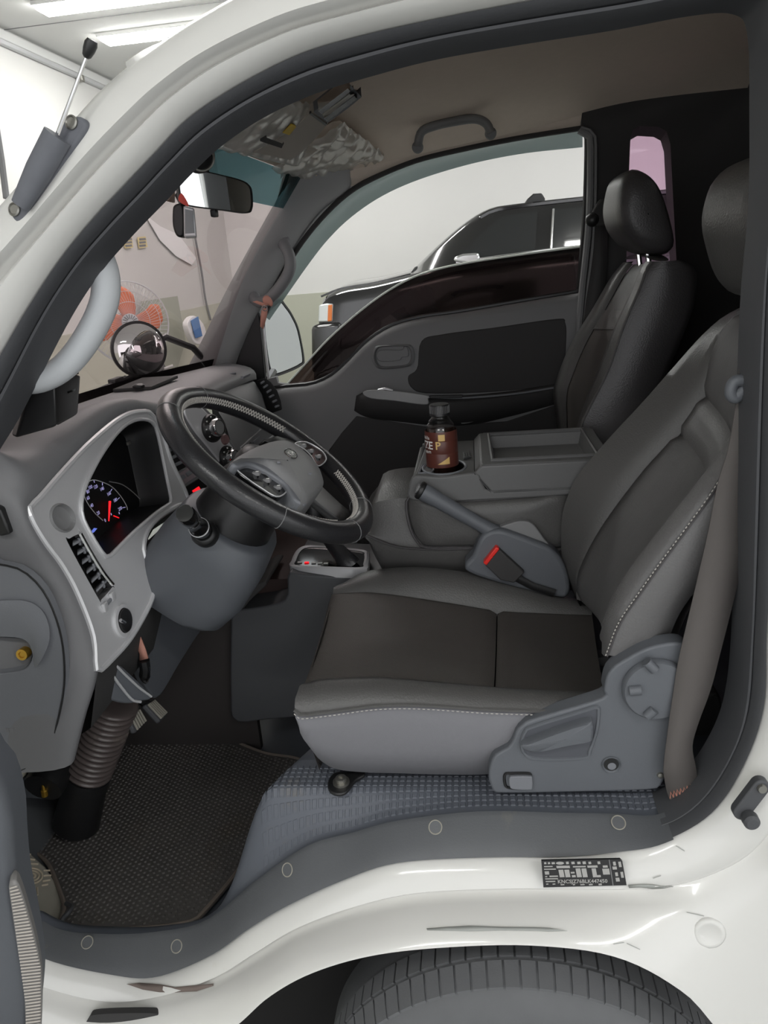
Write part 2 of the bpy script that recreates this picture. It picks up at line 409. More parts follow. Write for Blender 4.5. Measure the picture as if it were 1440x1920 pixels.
# ================================================================== truck cab body
cab = thing('truck_cab', 'white truck cab shell with open driver doorway, sill and wheel arch', 'truck', (0, 1.55, GZ))
S_IN = [(-140,1060),(-60,890),(0,787),(90,610),(152,513),(214,440),(280,371),(332,315),(391,260),(474,204),(575,157),(680,124),(810,90),(977,60),(1160,31),(1315,2),(1405,-2),(1434,40),(1437,200),(1434,380),(1418,560),(1408,780),(1402,1000),(1398,1180),(1383,1336),(1346,1430),(1292,1499),(1231,1532),(1150,1530),(1060,1529),(900,1526),(747,1543),(660,1566),(573,1592),(480,1655),(385,1730),(290,1752),(200,1756),(105,1745),(20,1690)]
S_OUT = [(-200,1000),(-100,840),(0,682),(60,580),(121,488),(182,413),(245,346),(300,288),(360,226),(450,166),(560,110),(665,77),(800,46),(970,13),(1150,-18),(1320,-45),(1425,-45),(1462,10),(1464,200),(1462,380),(1456,560),(1450,780),(1443,1000),(1431,1180),(1425,1320),(1385,1432),(1325,1517),(1236,1567),(1150,1583),(1050,1592),(900,1594),(747,1604),(643,1638),(539,1687),(469,1729),(400,1777),(300,1817),(217,1812),(97,1783),(0,1730)]
S_GR = [(-260,900),(-130,680),(-40,555),(5,500),(72,425),(130,357),(187,293),(250,229),(310,173),(400,110),(530,50),(640,18),(780,-18),(960,-55),(1150,-85),(1330,-110),(1450,-110),(1530,-50),(1545,200),(1550,400),(1550,600),(1550,800),(1548,1000),(1540,1200),(1520,1390),(1480,1530),(1420,1615),(1327,1663),(1227,1683),(1093,1683),(960,1682),(790,1690),(665,1715),(560,1752),(480,1800),(400,1846),(290,1880),(180,1890),(40,1850),(-80,1780)]
S_LIP = [(-300,800),(-180,560),(-60,440),(-50,440),(15,365),(75,296),(135,225),(195,160),(265,102),(360,37),(500,-40),(620,-85),(770,-125),(950,-165),(1150,-195),(1340,-215),(1500,-200),(1620,-120),(1660,200),(1670,400),(1670,600),(1670,800),(1670,1000),(1670,1250),(1670,1500),(1640,1700),(1560,1900),(1400,1975),(1285,1868),(1159,1799),(1000,1776),(827,1780),(692,1796),(584,1828),(505,1872),(440,1930),(330,2010),(150,2020),(0,1990),(-150,1900)]
S_LIP[2] = (-100, 510)
NS = 240
Y_IN, Y_OUT, Y_GR = .93, .905, .862
Y_LIP = [.888] * 24 + [.875, .855, .835, .815] + [.80] * 9 + [.81, .83, .85]
def yl(l, y): return cr(PL(l, y), NS)
c_in, c_out, c_gr, c_lip = yl(S_IN, Y_IN), yl(S_OUT, Y_OUT), yl(S_GR, Y_GR), yl(S_LIP, Y_LIP)
def mix(a, b, t, dy=0): return [p.lerp(q, t) + Vector((0, dy, 0)) for p, q in zip(a, b)]
K27 = int(round(27 * (NS - 1) / 39))       # where the sill trim starts
# white side panel: flange, groove, outer skin, rolled edge and arch return
rows = [mix(c_out, c_gr, 0, .03), mix(c_out, c_gr, .0), mix(c_out, c_gr, .06, -.007), mix(c_out, c_gr, .18, -.012), mix(c_out, c_gr, .5, -.011), mix(c_out, c_gr, .78, -.004), mix(c_out, c_gr, .94, .010),
        mix(c_gr, c_gr, 0, .009), mix(c_gr, c_lip, .05, -.004), mix(c_gr, c_lip, .14, -.014), mix(c_gr, c_lip, .45, -.014), mix(c_gr, c_lip, .8, -.008), mix(c_gr, c_lip, .97, 0), mix(c_gr, c_lip, 1.0, .006)]
# behind the outer edge the skin returns into the cab (windscreen side, roof, wheel house)
ret = []
for p, q in zip(c_lip, c_gr):
    d = (p - q); d.y = 0
    ret.append(p + Vector((0, .03, 0)) + d.normalized() * .004)
rows.append(ret)
rows.append([p + Vector((0, .10, 0)) for p in ret])
SP_ROWS = rows
def on_panel(px, py):
    """nearest point of the white side panel to a sight line, with the panel's normal there"""
    r_ = ray(px, py).normalized(); best = None
    for i in range(2, 12):
        for k in range(2, NS - 2):
            q = SP_ROWS[i][k]; d = (q - r_ * q.dot(r_)).length
            if best is None or d < best[0]: best = (d, i, k)
    d, i, k = best
    best = None
    for ii in (i - 1, i):
        for kk in (k - 1, k):
            for a in range(9):
                for b in range(9):
                    q = SP_ROWS[ii][kk].lerp(SP_ROWS[ii][kk + 1], b / 8).lerp(SP_ROWS[ii + 1][kk].lerp(SP_ROWS[ii + 1][kk + 1], b / 8), a / 8)
                    d = (q - r_ * q.dot(r_)).length
                    if best is None or d < best[0]: best = (d, q, (SP_ROWS[ii + 1][kk] - SP_ROWS[ii][kk]).cross(SP_ROWS[ii][kk + 1] - SP_ROWS[ii][kk]).normalized())
    q, n_ = best[1], best[2]
    return q, (n_ if n_.dot(q) < 0 else -n_)
sp = MB().grid(rows).build('side_panel', M['paint'], cab, smooth=60)
# weatherstrip with two beads (doorway round to the sill trim)
def seg(l, a, b): return l[a:b]
A0, A1 = 0, K27 + 1
ci, co = seg(c_in, A0, A1), seg(c_out, A0, A1)
MB().grid([mix(ci, co, 1.06, .004), mix(ci, co, 1.0, -.012), mix(ci, co, .80, -.014), mix(ci, co, .55, -.010), mix(ci, co, .45, .006), mix(ci, co, .38, -.006), mix(ci, co, .2, -.010), mix(ci, co, .05, -.004), mix(ci, co, 0, .012), mix(ci, co, -.05, .05)]).build('door_seal', M['rubber'], cab, smooth=50)
# sill trim
ci, co = seg(c_in, K27 - 1, 236), seg(c_out, K27 - 1, 236)
st = MB().grid([[p + Vector((0, .012, -.03)) for p in ci], mix(ci, co, -.02, .004), mix(ci, co, .04, -.003), mix(ci, co, .60, -.012), mix(ci, co, .68, -.016), mix(ci, co, .95, -.018), mix(ci, co, 1.03, -.008), mix(ci, co, 1.03, .01)]).build('sill_trim', M['sill'], cab, smooth=40)
def on_trim(px, py):
    best = None
    for k in range(K27, 235):
        for f in (.1, .15, .2, .25, .3, .35, .4, .45, .5, .55):
            q = c_in[k].lerp(c_out[k], f) + Vector((0, -.003 - .009 * (f - .04) / .56, 0))
            r_ = ray(px, py).normalized(); d = (q - r_ * q.dot(r_)).length
            if best is None or d < best[0]: best = (d, k, f, q)
    _, k, f, q = best
    nx = ((c_out[k] - c_in[k]) + Vector((0, -.016, 0))).cross(c_in[k + 1] - c_in[k - 1]).normalized()
    if nx.dot(q) > 0: nx = -nx
    return q, nx
for px, py in ((166, 1767), (335, 1772), (543, 1631), (815, 1551), (1153, 1541)):
    q, nx = on_trim(px, py)
    pg = MB().lathe([(0, .0006), (.0085, .0006), (.009, .0), (.009, -.004)], q, nx, seg=24).build('plug', M['sill'], st)
    MB().tube(circ(q + nx * .0006, nx, .0095, seg=28), .0009, 5, closed=True).build('plug_rim', M['dirtpl'], st)
# fuse label plate with print
lp = Plane(P(1015, 1613, Y=.868), P(1165, 1610, Y=.868), P(1018, 1663, Y=.858))
vin = tag(MB().prism(lp.l([(1015, 1614), (1163, 1611), (1167, 1615), (1175, 1660), (1019, 1664)], .0012), lp.n * -.004).build('data_plate', M['black'], smooth=0), 'small black data plate with white print on the white sill', 'plate')
def blk(x0, y0, x1, y1, sk=1.5):
    MB().prism(lp.l([(x0, y0), (x1, y0 - .4), (x1 + sk * (y1 - y0) / 8, y1 - .4), (x0 + sk * (y1 - y0) / 8, y1)], .0016), lp.n * -.0003).build('print_block', M['plate_print'], vin, smooth=0)
for b in ((1020, 1617, 1024, 1620.5), (1027, 1617, 1031, 1620.5), (1034, 1617, 1040, 1620.5), (1061, 1616, 1066, 1620.5), (1071, 1616, 1077, 1620.5), (1082, 1616, 1088, 1620.5), (1092, 1615.5, 1098, 1620.5), (1103, 1616, 1108, 1620.5), (1120, 1615.5, 1125, 1620.5),
          (1020, 1624, 1036, 1626), (1020, 1629, 1042, 1631), (1021, 1634, 1029, 1640), (1022, 1643, 1026, 1645), (1030, 1642, 1046, 1644.5), (1022, 1647, 1046, 1649), (1023, 1652, 1041, 1654), (1024, 1657, 1028, 1659), (1036, 1657, 1041, 1659),
          (1043, 1623.5, 1068, 1628), (1074, 1624, 1098, 1626.5), (1101, 1623, 1120, 1627), (1130, 1623, 1139, 1627), (1129, 1629, 1142, 1640), (1051, 1658, 1058, 1660), (1074, 1658, 1078, 1660), (1088, 1658, 1096, 1660), (1104, 1657.5, 1111, 1660), (1122, 1657, 1128, 1660),
          (1047, 1631, 1056, 1645), (1058, 1631, 1067, 1645), (1070, 1635, 1077, 1638), (1072, 1641, 1079, 1645), (1079, 1628.5, 1088, 1645), (1090, 1628.5, 1099, 1645), (1109, 1628.5, 1117, 1645), (1119, 1641, 1126, 1645),
          (1149, 1616, 1154, 1623), (1148, 1625, 1156, 1630.5), (1159, 1616, 1164, 1626), (1153, 1636, 1158, 1643), (1154, 1646, 1161, 1653), (1163, 1635, 1168, 1646)):
    blk(*b)
MB().prism([lp.p(1050 + 7.5 * math.cos(a), 1618.5 + 2.7 * math.sin(a), .0016) for a in [2 * pi * k / 20 for k in range(20)]], lp.n * -.0003).build('print_oval', M['plate_print'], vin, smooth=0)
MB().prism(lp.l([(1141.5, 1612), (1143, 1612), (1150.5, 1661), (1149, 1661)], .0016), lp.n * -.0003).build('print_rule', M['trim_grey'], vin, smooth=0)
lu = (lp.p(1165, 1640) - lp.p(1018, 1642)); lvv = lp.p(1090, 1612) - lp.p(1091, 1662)
for s_, x, y, h in (('KNCSJZ76BLK447450', 1092, 1652.5, .0072),):
    text(None, 'lettering', s_, lp.p(x, y, .0014), lu, lvv, h, M['plate_print'], vin, bold=.02)
# door bumper stop on the rear pillar
bp = Plane(P(1424, 1470, Y=.862), P(1390, 1530, Y=.858), P(1440, 1560, Y=.856))
t = thing('door_stop', 'black rubber door stop screwed to the white pillar', 'bumper', bp.p(1398, 1530))
c1, c2 = bp.p(1424, 1471), bp.p(1388, 1518); dd = (c2 - c1).normalized(); sd = bp.n.cross(dd)
lo = [c1 + (-dd * math.cos(a) + sd * math.sin(a)) * .0105 for a in [(-90 + 18 * k) * pi / 180 for k in range(11)]] + [c2 + (dd * math.cos(a) + sd * -math.sin(a)) * .0105 for a in [(-90 + 18 * k) * pi / 180 for k in range(11)]]
MB().prism([p + bp.n * .008 for p in lo], bp.n * -.014).build('plate', M['rubber'], t, bevel=.002)
MB().lathe([(0, .012), (.005, .012), (.006, .010), (.006, .006)], c1, bp.n).build('screw', M['steel'], t)
MB().lathe([(0, .026), (.007, .0255), (.010, .022), (.0105, .012), (.0085, .006)], bp.p(1399, 1523), bp.n).build('knob', M['rubber'], t)
# stamped round dimple on the skirt
dp = P(1330, 1745, Y=.825)
_bq, _bn = on_panel(1328, 1746)
MB().lathe([(.0, .0012), (.012, .0012), (.015, .003), (.018, .003), (.022, .0), (.022, -.004)], _bq, _bn, seg=32, cap=False).build('pressed_boss', M['paint'], cab, smooth=70)
# bright crease strip over the arch and worn edge
# ------------------------------------------------------------------ roof lining, floor, inner walls
def wsrow(Y, t):
    b = (Y - 1.57) / .6
    base = Vector((-.80 + .075 * b * b + .006 * b, Y, -.222 - .018 * b)); top = Vector((-.468 + .05 * b * b + .004 * b, Y * .955 + 1.57 * .045, .232 - .016 * b * b))
    p = base.lerp(top, t); n = Vector((-.79, 0, .58)); return p + n * .02 * math.sin(pi * t)
dr = cr(PL([(300, 345), (332, 315), (391, 260), (474, 204), (575, 157), (680, 124), (810, 90), (977, 60), (1160, 31), (1315, 2), (1500, -25), (1900, -70)], .95), 40)
pa = cr(PL([(520, 372), (556, 330), (600, 322), (655, 318), (720, 305), (790, 288), (870, 270), (960, 250), (1060, 225), (1160, 200), (1260, 185), (1400, 170)], [2.10, 2.14, 2.17, 2.19, 2.2, 2.2, 2.2, 2.2, 2.2, 2.2, 2.2, 2.2]), 40)
rows = []
for i in range(17):
    t_ = i / 16; r = []
    for k, (a, b) in enumerate(zip(dr, pa)):
        s = k / 39; p = a.lerp(b, t_)
        front = max(0, 1 - s / .22); wnd = min(1, t_ / .1, (1 - t_) / .06)
        y_ = .95 + (2.10 - .95) * t_
        p += (wsrow(y_, 1.0) - dr[0].lerp(pa[0], t_)) * (front ** .8 * wnd)
        p.z += math.sin(pi * t_) ** .6 * .115 * (1 - front ** 1.5)
        r.append(p)
    rows.append(r)
MB().grid(rows).build('headliner', M['headliner'], cab, smooth=80)
# outer roof skin over the lining (keeps the ceiling lamps out)
MB().grid([[p + Vector((0, -.02 if i == 0 else (.06 if i == 16 else 0), .05)) for p in r] for i, r in enumerate(rows)]).build('roof_skin', M['paint'], cab, smooth=80)
# black quarter trim behind the passenger door with the small window opening
QY = 2.19
qo = rs(PL([(1092, 205), (1160, 181), (1296, 160), (1403, 140), (1440, 128)], QY), 14)
wl = [(1182, 260), (1186, 244), (1200, 236), (1235, 238), (1250, 246), (1257, 270), (1262, 370), (1268, 480), (1275, 640), (1172, 640), (1176, 400)]
wh = [P(a, b, Y=QY) for a, b in wl]
outer = qo + [Vector((.80, QY, .30)), Vector((.80, QY, -1.0)), Vector((.30, QY, -1.0))] + PL([(1085, 600), (1108, 420), (1112, 300), (1108, 258), (1090, 240)], QY)
MB().holed(outer, [wh], (0, .02, 0)).build('quarter_trim', M['trim_dark'], cab, smooth=0)
wc = sum(wh, Vector()) / len(wh)
# window reveal and pane
fr = [[p for p in wh], [p + (wc - p) * .05 + Vector((0, .03, 0)) for p in wh], [p + (wc - p) * .10 + Vector((0, .05, 0)) for p in wh]]
MB().grid(fr, cu=True).build('quarter_window_frame', M['trim_dark'], cab, smooth=30)
qw = MB().prism([p + (wc - p) * -.02 + Vector((0, .052, 0)) for p in wh], (0, .004, 0)).build('quarter_window', M['pink'], cab, smooth=0, label='small pink tinted rear quarter window pane')
# rear wall
MB().box((.81, 1.55, -.35), (.02, 1.36, 1.36)).build('rear_wall', M['trim_dark'], cab, smooth=0)
# passenger B pillar seal strip
MB().tube(rs(PL([(1086, 244), (1100, 250), (1107, 275), (1104, 420), (1090, 560), (1080, 700), (1075, 900)], 2.175), 30), .009, 8).build('passenger_door_seal', M['trim_grey'], cab)
MB().tube(rs(PL([(1090, 239), (1113, 250), (1117, 290), (1114, 430), (1100, 560), (1088, 700)], 2.17), 30), .004, 6).build('pillar_edge_strip', M['trim_grey'], cab)
# floor: footwell, ramp, seat platform
_sl = sorted(((p.x, p.z - .004) for p in c_in[K27:237]), key=lambda q: q[0])
def sillz(x):
    if x <= _sl[0][0]: return _sl[0][1]
    for (xa, za), (xb, zb) in zip(_sl, _sl[1:]):
        if x <= xb: return za + (zb - za) * (x - xa) / max(xb - xa, 1e-6)
    return _sl[-1][1]
def fz(x, y):
    e = -.36 - (1.30 - min(max(y, .97), 1.30)) * .42      # ramp foot
    s = min(max((x - e) / .15, 0), 1); s = s * s * (3 - 2 * s)
    base = -1.06 + s * .285
    b = min(max((y - .945) / .05, 0), 1); b = b * b * (3 - 2 * b)      # meets the sill along the doorway
    return sillz(x) * (1 - b) + base * b if x < .3 else base
def fgrid(x0, x1, y0, y1, nx, ny, off=0):
    return [[Vector((x0 + (x1 - x0) * i / nx, y0 + (y1 - y0) * j / ny, fz(x0 + (x1 - x0) * i / nx, y0 + (y1 - y0) * j / ny) + off)) for j in range(ny + 1)] for i in range(nx + 1)]
fl = MB().grid(fgrid(-.95, .8, 1.06, 2.2, 70, 30)).grid(fgrid(-.95, .8, .925, 1.06, 260, 24)).build('floor_rubber', M['floor_rub'], cab, smooth=70)
stud = MB()
x = -.34
for i in range(62):
    for j in range(9):
        X0 = -.36 + i * .0105; Y0 = .955 + j * .0105
        if X0 > .27: continue
        z = fz(X0, Y0); dzx = (fz(X0 + .004, Y0) - fz(X0 - .004, Y0)) / .008; dzy = (fz(X0, Y0 + .004) - fz(X0, Y0 - .004)) / .008
        h = .0021; r = .0038
        vs_ = []
        for q, hh in ((r, 0.0003), (r * .78, h)):
            for sx, sy in ((-1, -1), (1, -1), (1, 1), (-1, 1)):
                vs_.append(Vector((X0 + sx * q, Y0 + sy * q, z + dzx * sx * q + dzy * sy * q + hh)))
        stud.add(vs_, [(4, 5, 6, 7), (0, 1, 5, 4), (1, 2, 6, 5), (2, 3, 7, 6), (3, 0, 4, 7)])
stud.build('floor_studs', M['floor_rub'], fl, smooth=0, kind='stuff')
MB().grid([[Vector((-.86, y, -1.062)), Vector((-.90, y, -1.03)), Vector((-1.06, y, -.84))] for y in (.94, 1.3, 1.7, 2.2)]).build('toe_board', M['kneeplate'], cab)
MB().box((-.955, .94, -.66), (.33, .02, .95)).build('kick_panel', M['trim_dark'], cab, smooth=0)
# bulkhead and footwell lining
MB().grid([[Vector((-1.06, y, -.95)), Vector((-1.04, y, -.7)), Vector((-.93, y, -.45)), Vector((-.82, y, -.27))] for y in (.94, 1.3, 1.7, 2.2)]).build('bulkhead', M['dark'], cab)
# front inner side of the footwell near the hinge (dark) and outer front skin
MB().box((-.79, 1.50, -.83), (.52, .02, .50), r=.004).build('engine_tunnel', mat('tunnel_felt', (58, 54, 53), .95), cab)
# ------------------------------------------------------------------ windscreen
ys = [.96 + i * .1 for i in range(13)]
ws = MB().grid([[wsrow(y, t / 12) for t in range(-1, 13)] for y in ys]).build('windscreen', M['windscreen'], cab, smooth=80)
MB().grid([[wsrow(y, .83 + t * .17 / 3) + Vector((.004, 0, -.003)) for t in range(4)] for y in ys]).build('shade_band', M['shade'], ws, smooth=80)
# lower black band of the screen
MB().grid([[wsrow(y, -.09 + t * .10 / 2) + Vector((-.004, 0, .003)) for t in range(3)] for y in ys]).build('screen_frit', M['black'], ws, smooth=80)
# passenger A pillar trim (inner face) - from windscreen edge to door frame
le = [(540, 318), (556, 330), (515, 405), (470, 485), (430, 560), (395, 632), (362, 694)]
ri = [(655, 318), (652, 352), (600, 395), (556, 452), (525, 508), (470, 610), (433, 700)]
l3 = cr(PL(le, [2.10, 2.11, 2.12, 2.12, 2.125, 2.13, 2.13]), 24); r3 = cr(PL(ri, [2.19, 2.2, 2.2, 2.2, 2.2, 2.2, 2.2]), 24)
MB().grid([[p + Vector((-.03, .03, 0)) for p in l3], l3, mix(l3, r3, .15, -.012), mix(l3, r3, .5, -.018), mix(l3, r3, .85, -.010), r3, [p + Vector((.01, .05, 0)) for p in r3]]).build('pillar_trim', M['pillar'], cab, smooth=60)
# driver A pillar inner trim
ld = cr(PL([(-60, 890), (0, 787), (90, 610), (152, 513), (214, 440), (280, 371), (332, 315), (391, 260), (430, 232)], .955), 24)
MB().grid([ld, [p + Vector((-.05, .03, -.0)) for p in ld], [p + Vector((-.09, .02, .01)) for p in ld]]).build('driver_pillar_trim', M['trim_grey'], cab)
# ================================================================== passenger door
DY = 2.205
pd = thing('passenger_door', 'closed passenger door with dark grey card, pull handle and half lowered tinted window', 'door', (-.1, 2.24, -1.0))
belt_px = [(395, 735), (470, 735), (540, 727), (585, 722), (622, 705), (650, 680), (690, 640), (735, 612), (790, 597), (860, 587), (960, 570), (1086, 549)]
bl3 = rs(PL(belt_px, DY), 40)
# door card, front part plain grey plastic; slight bulge towards the cab below the belt line
bot = [Vector((p.x, DY, -1.0)) for p in bl3]
rows = [[p + Vector((0, .06, -.002)) for p in bl3], [p + Vector((0, .012, .0)) for p in bl3], [p + Vector((0, -.004, -.006)) for p in bl3], [p + Vector((0, -.012, -.02)) for p in bl3]]
for s in (.15, .35, .6, 1.0): rows.append([a.lerp(b, s) + Vector((0, -.014, 0)) for a, b in zip(bl3, bot)])
MB().grid(rows).build('door_card', M['trim_grey'], pd, smooth=50)
# dark insert in the upper rear half
CY = DY - .016
ins = [(790, 640), (830, 627), (930, 614), (1045, 598), (1060, 606), (1062, 640), (1056, 710), (1040, 722), (930, 735), (805, 738), (772, 728), (765, 706), (782, 690)]
MB().prism(cr(PL(ins, CY), 60, True), (0, .012, 0)).build('fabric_insert', M['trim_dark'], pd, bevel=.003)
# lower carpeted area
low = [(1085, 745), (1085, 1000), (700, 1000), (560, 1000), (590, 880), (640, 812), (668, 780), (800, 800), (950, 790)]
MB().prism(PL(low, CY - .001), (0, .012, 0)).build('lower_panel', M['trim_dark'], pd, bevel=.004)
# inner handle: oval surround, cup, lever
hp = [(697, 668), (702, 652), (716, 647), (760, 646), (772, 650), (777, 665), (774, 680), (762, 688), (716, 692), (702, 684)]
ho = cr(PL(hp, CY - .004), 40, True); hc = sum(ho, Vector()) / 40
MB().grid([[p + Vector((0, .012, 0)) for p in ho], ho, [p + (hc - p) * .10 + Vector((0, -.003, 0)) for p in ho], [p + (hc - p) * .16 + Vector((0, .002, 0)) for p in ho], [p + (hc - p) * .22 + Vector((0, .02, 0)) for p in ho]], cu=True).build('handle_surround', M['trim_grey'], pd, smooth=60)
MB().prism([p + (hc - p) * .18 + Vector((0, .016, 0)) for p in ho], (0, .004, 0)).build('handle_cup', M['black'], pd)
MB().prism(cr(PL([(707, 662), (716, 656), (752, 656), (757, 650), (764, 652), (766, 668), (754, 670), (748, 676), (716, 678), (707, 672)], CY - .002), 40, True), (0, .010, 0)).build('handle_lever', M['trim_grey'], pd, bevel=.002)
# armrest: long pull pocket with silver cap
arm_t = [(668, 742), (690, 733), (740, 733), (802, 742), (870, 741), (960, 733), (1042, 720)]
arm_b = [(664, 770), (690, 783), (760, 792), (810, 797), (880, 797), (960, 780), (1042, 758)]
at, ab = rs(PL(arm_t, CY), 30), rs(PL(arm_b, CY), 30)
def prof(k):
    s = k / 29; out = .055 * (min(1, s / .08) ** .6) * (1 if s < .55 else max(.35, 1 - (s - .55) * 1.4)); return out
rws = []
for f, o_ in ((0, 0), (.0, .75), (.1, 1), (.35, 1), (.7, .75), (1, 0)):
    rws.append([a.lerp(b, f) + Vector((0, -prof(k) * o_, 0)) for k, (a, b) in enumerate(zip(at, ab))])
MB().grid(rws).build('armrest', M['trim_dark'], pd, smooth=50)
cap = [(680, 737), (694, 731), (740, 733), (800, 741), (803, 748), (798, 759), (740, 752), (694, 747)]
MB().prism(cr(PL(cap, CY - .057), 36, True), (0, .006, -.001)).build('armrest_cap', M['armcap'], pd, bevel=.002)
MB().prism(PL([(806, 742), (868, 741), (866, 746), (806, 747)], CY - .057), (0, .01, 0)).build('switch_strip', M['black'], pd, bevel=.001)
MB().tube(rs(PL([(709, 732), (722, 729), (736, 733)], CY - .052), 8), .004, 6).build('window_switch', M['silver'], pd)
MB().tube(rs(PL([(803, 745), (870, 746), (960, 739), (1040, 727)], CY - .045), 20), .003, 6).build('armrest_edge', M['dash_light'], pd)
MB().prism(cr(PL([(905, 765), (893, 788), (865, 795), (870, 775), (880, 755)], CY - .02), 20, True), (0, .01, 0)).build('pocket_flap', M['trim_grey'], pd, bevel=.002)
# window glass, lowered
gy = DY + .045
ge = rs(PL([(535, 724), (575, 680), (620, 632), (680, 580), (735, 541), (790, 514), (860, 496), (960, 480), (1092, 462)], gy), 40)
MB().grid([ge, [Vector((p.x, gy, -.5)) for p in ge]]).build('window_pane', M['film'], pd, solid=.004, label='half lowered dark tinted window pane')
MB().tube(ge, .0034, 6).build('pane_edge', mat('glass_edge', (214, 220, 210), .3), pd)
# window frame channel (black) around the opening, rear and top
top = [(436, 700), (470, 640), (500, 582), (528, 520), (558, 466), (600, 412), (650, 364), (700, 334), (780, 301), (870, 279), (970, 259), (1090, 240)]
tf = rs(PL(top, DY + .01), 50)
MB().tube(tf, .007, 8).build('frame_seal', M['trim_dark'], pd)
ti = [(500, 590), (535, 528), (566, 476), (606, 424), (656, 374), (706, 344), (786, 311), (876, 289), (974, 269), (1094, 248)]
ti3 = rs(PL(ti, DY + .055), 50)
# smoked rain visor along the top edge, outside
vi = [(505, 600), (540, 550), (578, 496), (614, 450), (656, 409), (712, 370), (782, 338), (880, 308), (980, 288), (1092, 276)]
vo = rs(PL([(490, 590), (525, 520), (556, 465), (600, 408), (650, 360), (700, 330), (780, 297), (870, 275), (970, 255), (1094, 236)], DY + .07), 50)
vb = rs(PL(vi, DY + .085), 50)
MB().grid([vo, mix(vo, vb, .5, .008), vb]).build('rain_visor', M['smoke'], pd, smooth=60, solid=.003)
# rear channel
MB().tube(rs(PL([(1095, 246), (1100, 262), (1096, 400), (1083, 560)], DY + .03), 20), .006, 6).build('rear_channel', M['trim_dark'], pd)
# header between roof lining and window frame
hd = rs(PL([(652, 352), (700, 330), (780, 299), (870, 277), (970, 257), (1092, 238)], DY + .012), 40)
hu = rs(PL([(640, 322), (700, 300), (780, 272), (870, 250), (970, 228), (1100, 200)], 2.195), 40)
MB().grid([[p + Vector((0, .012, .03)) for p in hu], hu, mix(hu, hd, .5, -.008), mix(hu, hd, .95, -.004), hd, [p + Vector((0, .03, 0)) for p in hd]]).build('window_header', M['headliner'], cab, smooth=60)
# belt moulding as a black rubber strip
MB().tube([p + Vector((0, .016, .004)) for p in bl3[3:]], .005, 6).build('belt_strip', M['black'], pd)
# black corner sail with chrome division bars
MB().prism(PL([(437, 700), (452, 650), (483, 582), (487, 600), (497, 712), (470, 722), (430, 722)], DY + .0), (0, .02, 0)).build('corner_sail', M['black'], pd, bevel=.003)
for x0, x1 in ((483, 496), (491, 504)):
    MB().tube(PL([(x0, 588), (x0 + 5, 640), (x1, 712)], DY + .02), .004, 6).build('division_bar', M['silver'], pd)
MB().prism(PL([(498, 712), (518, 706), (521, 718), (545, 722), (540, 728), (500, 724)], DY + .015), (0, .02, 0)).build('corner_block', M['trim_grey'], pd, bevel=.002)
# outer skin below the belt
MB().grid([[Vector((p.x, DY + .10, p.z - .0)) for p in bl3], [Vector((p.x, DY + .12, -1.0)) for p in bl3]]).build('outer_skin', M['paint'], pd, solid=.004)

# ------------------------------------------------------------------ passenger outside mirror
om = thing('outside_mirror', 'tall outside mirror seen beyond the passenger window corner', 'mirror', P(535, 720, Y=2.5))
mp = Plane(P(505, 690, Y=2.46), P(565, 680, Y=2.62), P(525, 570, Y=2.50))
gl = [(514, 700), (507, 690), (501, 660), (496, 615), (500, 592), (522, 568), (534, 578), (546, 596), (557, 622), (566, 672), (560, 682), (540, 692)]
g3 = cr(mp.l(gl), 60, True); gc = sum(g3, Vector()) / 60
MB().prism([p + mp.n * .002 for p in g3], mp.n * -.004).build('mirror_glass', M['mirror'], om)
hb = [p + (p - gc) * .10 for p in g3]
MB().grid([[p + (p - gc) * .02 + mp.n * .004 for p in g3], [p + mp.n * .004 for p in hb], [p + (p - gc) * .03 - mp.n * .02 for p in hb], [p + (gc - p) * .15 - mp.n * .06 for p in hb], [p + (gc - p) * .6 - mp.n * .085 for p in hb], [p + (gc - p) * .99 - mp.n * .09 for p in hb]], cu=True).build('mirror_housing', M['black'], om, smooth=60)
MB().tube([gc - mp.n * .05 - Vector((0, 0, .1)), P(500, 715, Y=2.3)], .015, 8).build('mirror_arm', M['black'], om)

# ------------------------------------------------------------------ grab handles
def grab(name, pts, Y, r, mat_, label, mounts, yo=.035, grp=None):
    p3 = PL(pts, Y) ; t = thing(name, label, 'handle', p3[-1])
    path = rs(p3, 30); n = len(path)
    path = [p + Vector((0, -yo * math.sin(pi * i / (n - 1)) ** .5, 0)) for i, p in enumerate(path)]
    MB().tube(path, [r * (1.25 if i in (0, n - 1) else 1) for i in range(n)], 14, flat=1.25).build('grip', mat_, t, smooth=60)
    for i in (0, n - 1):
        MB().lathe([(0, .006), (mounts * .8, .006), (mounts, .002), (mounts, -.008)], p3[0 if i == 0 else -1], (0, -1, 0), seg=20).build('mount', mat_, t, smooth=50)
    return t
grab('pillar_grab_handle', [(530, 452), (546, 478), (548, 505), (532, 535), (508, 560), (488, 566), (474, 556)], 2.165, .0125, M['grabgrey'], 'grey grab handle on the passenger windscreen pillar', .019)
rg = grab('roof_grab_handle', [(783, 276), (790, 248), (815, 236), (850, 228), (890, 223), (912, 232), (920, 250)], 2.08, .0105, M['trim_grey'], 'dark grab handle on the roof edge above the passenger window', .014, .0)
grab('pillar_grab_handle', [(182, 470), (198, 520), (193, 575), (160, 640), (120, 688), (75, 712), (30, 716)], 1.0, .0175, M['lgrey'], 'light grey grab handle on the driver windscreen pillar', .02, .0)
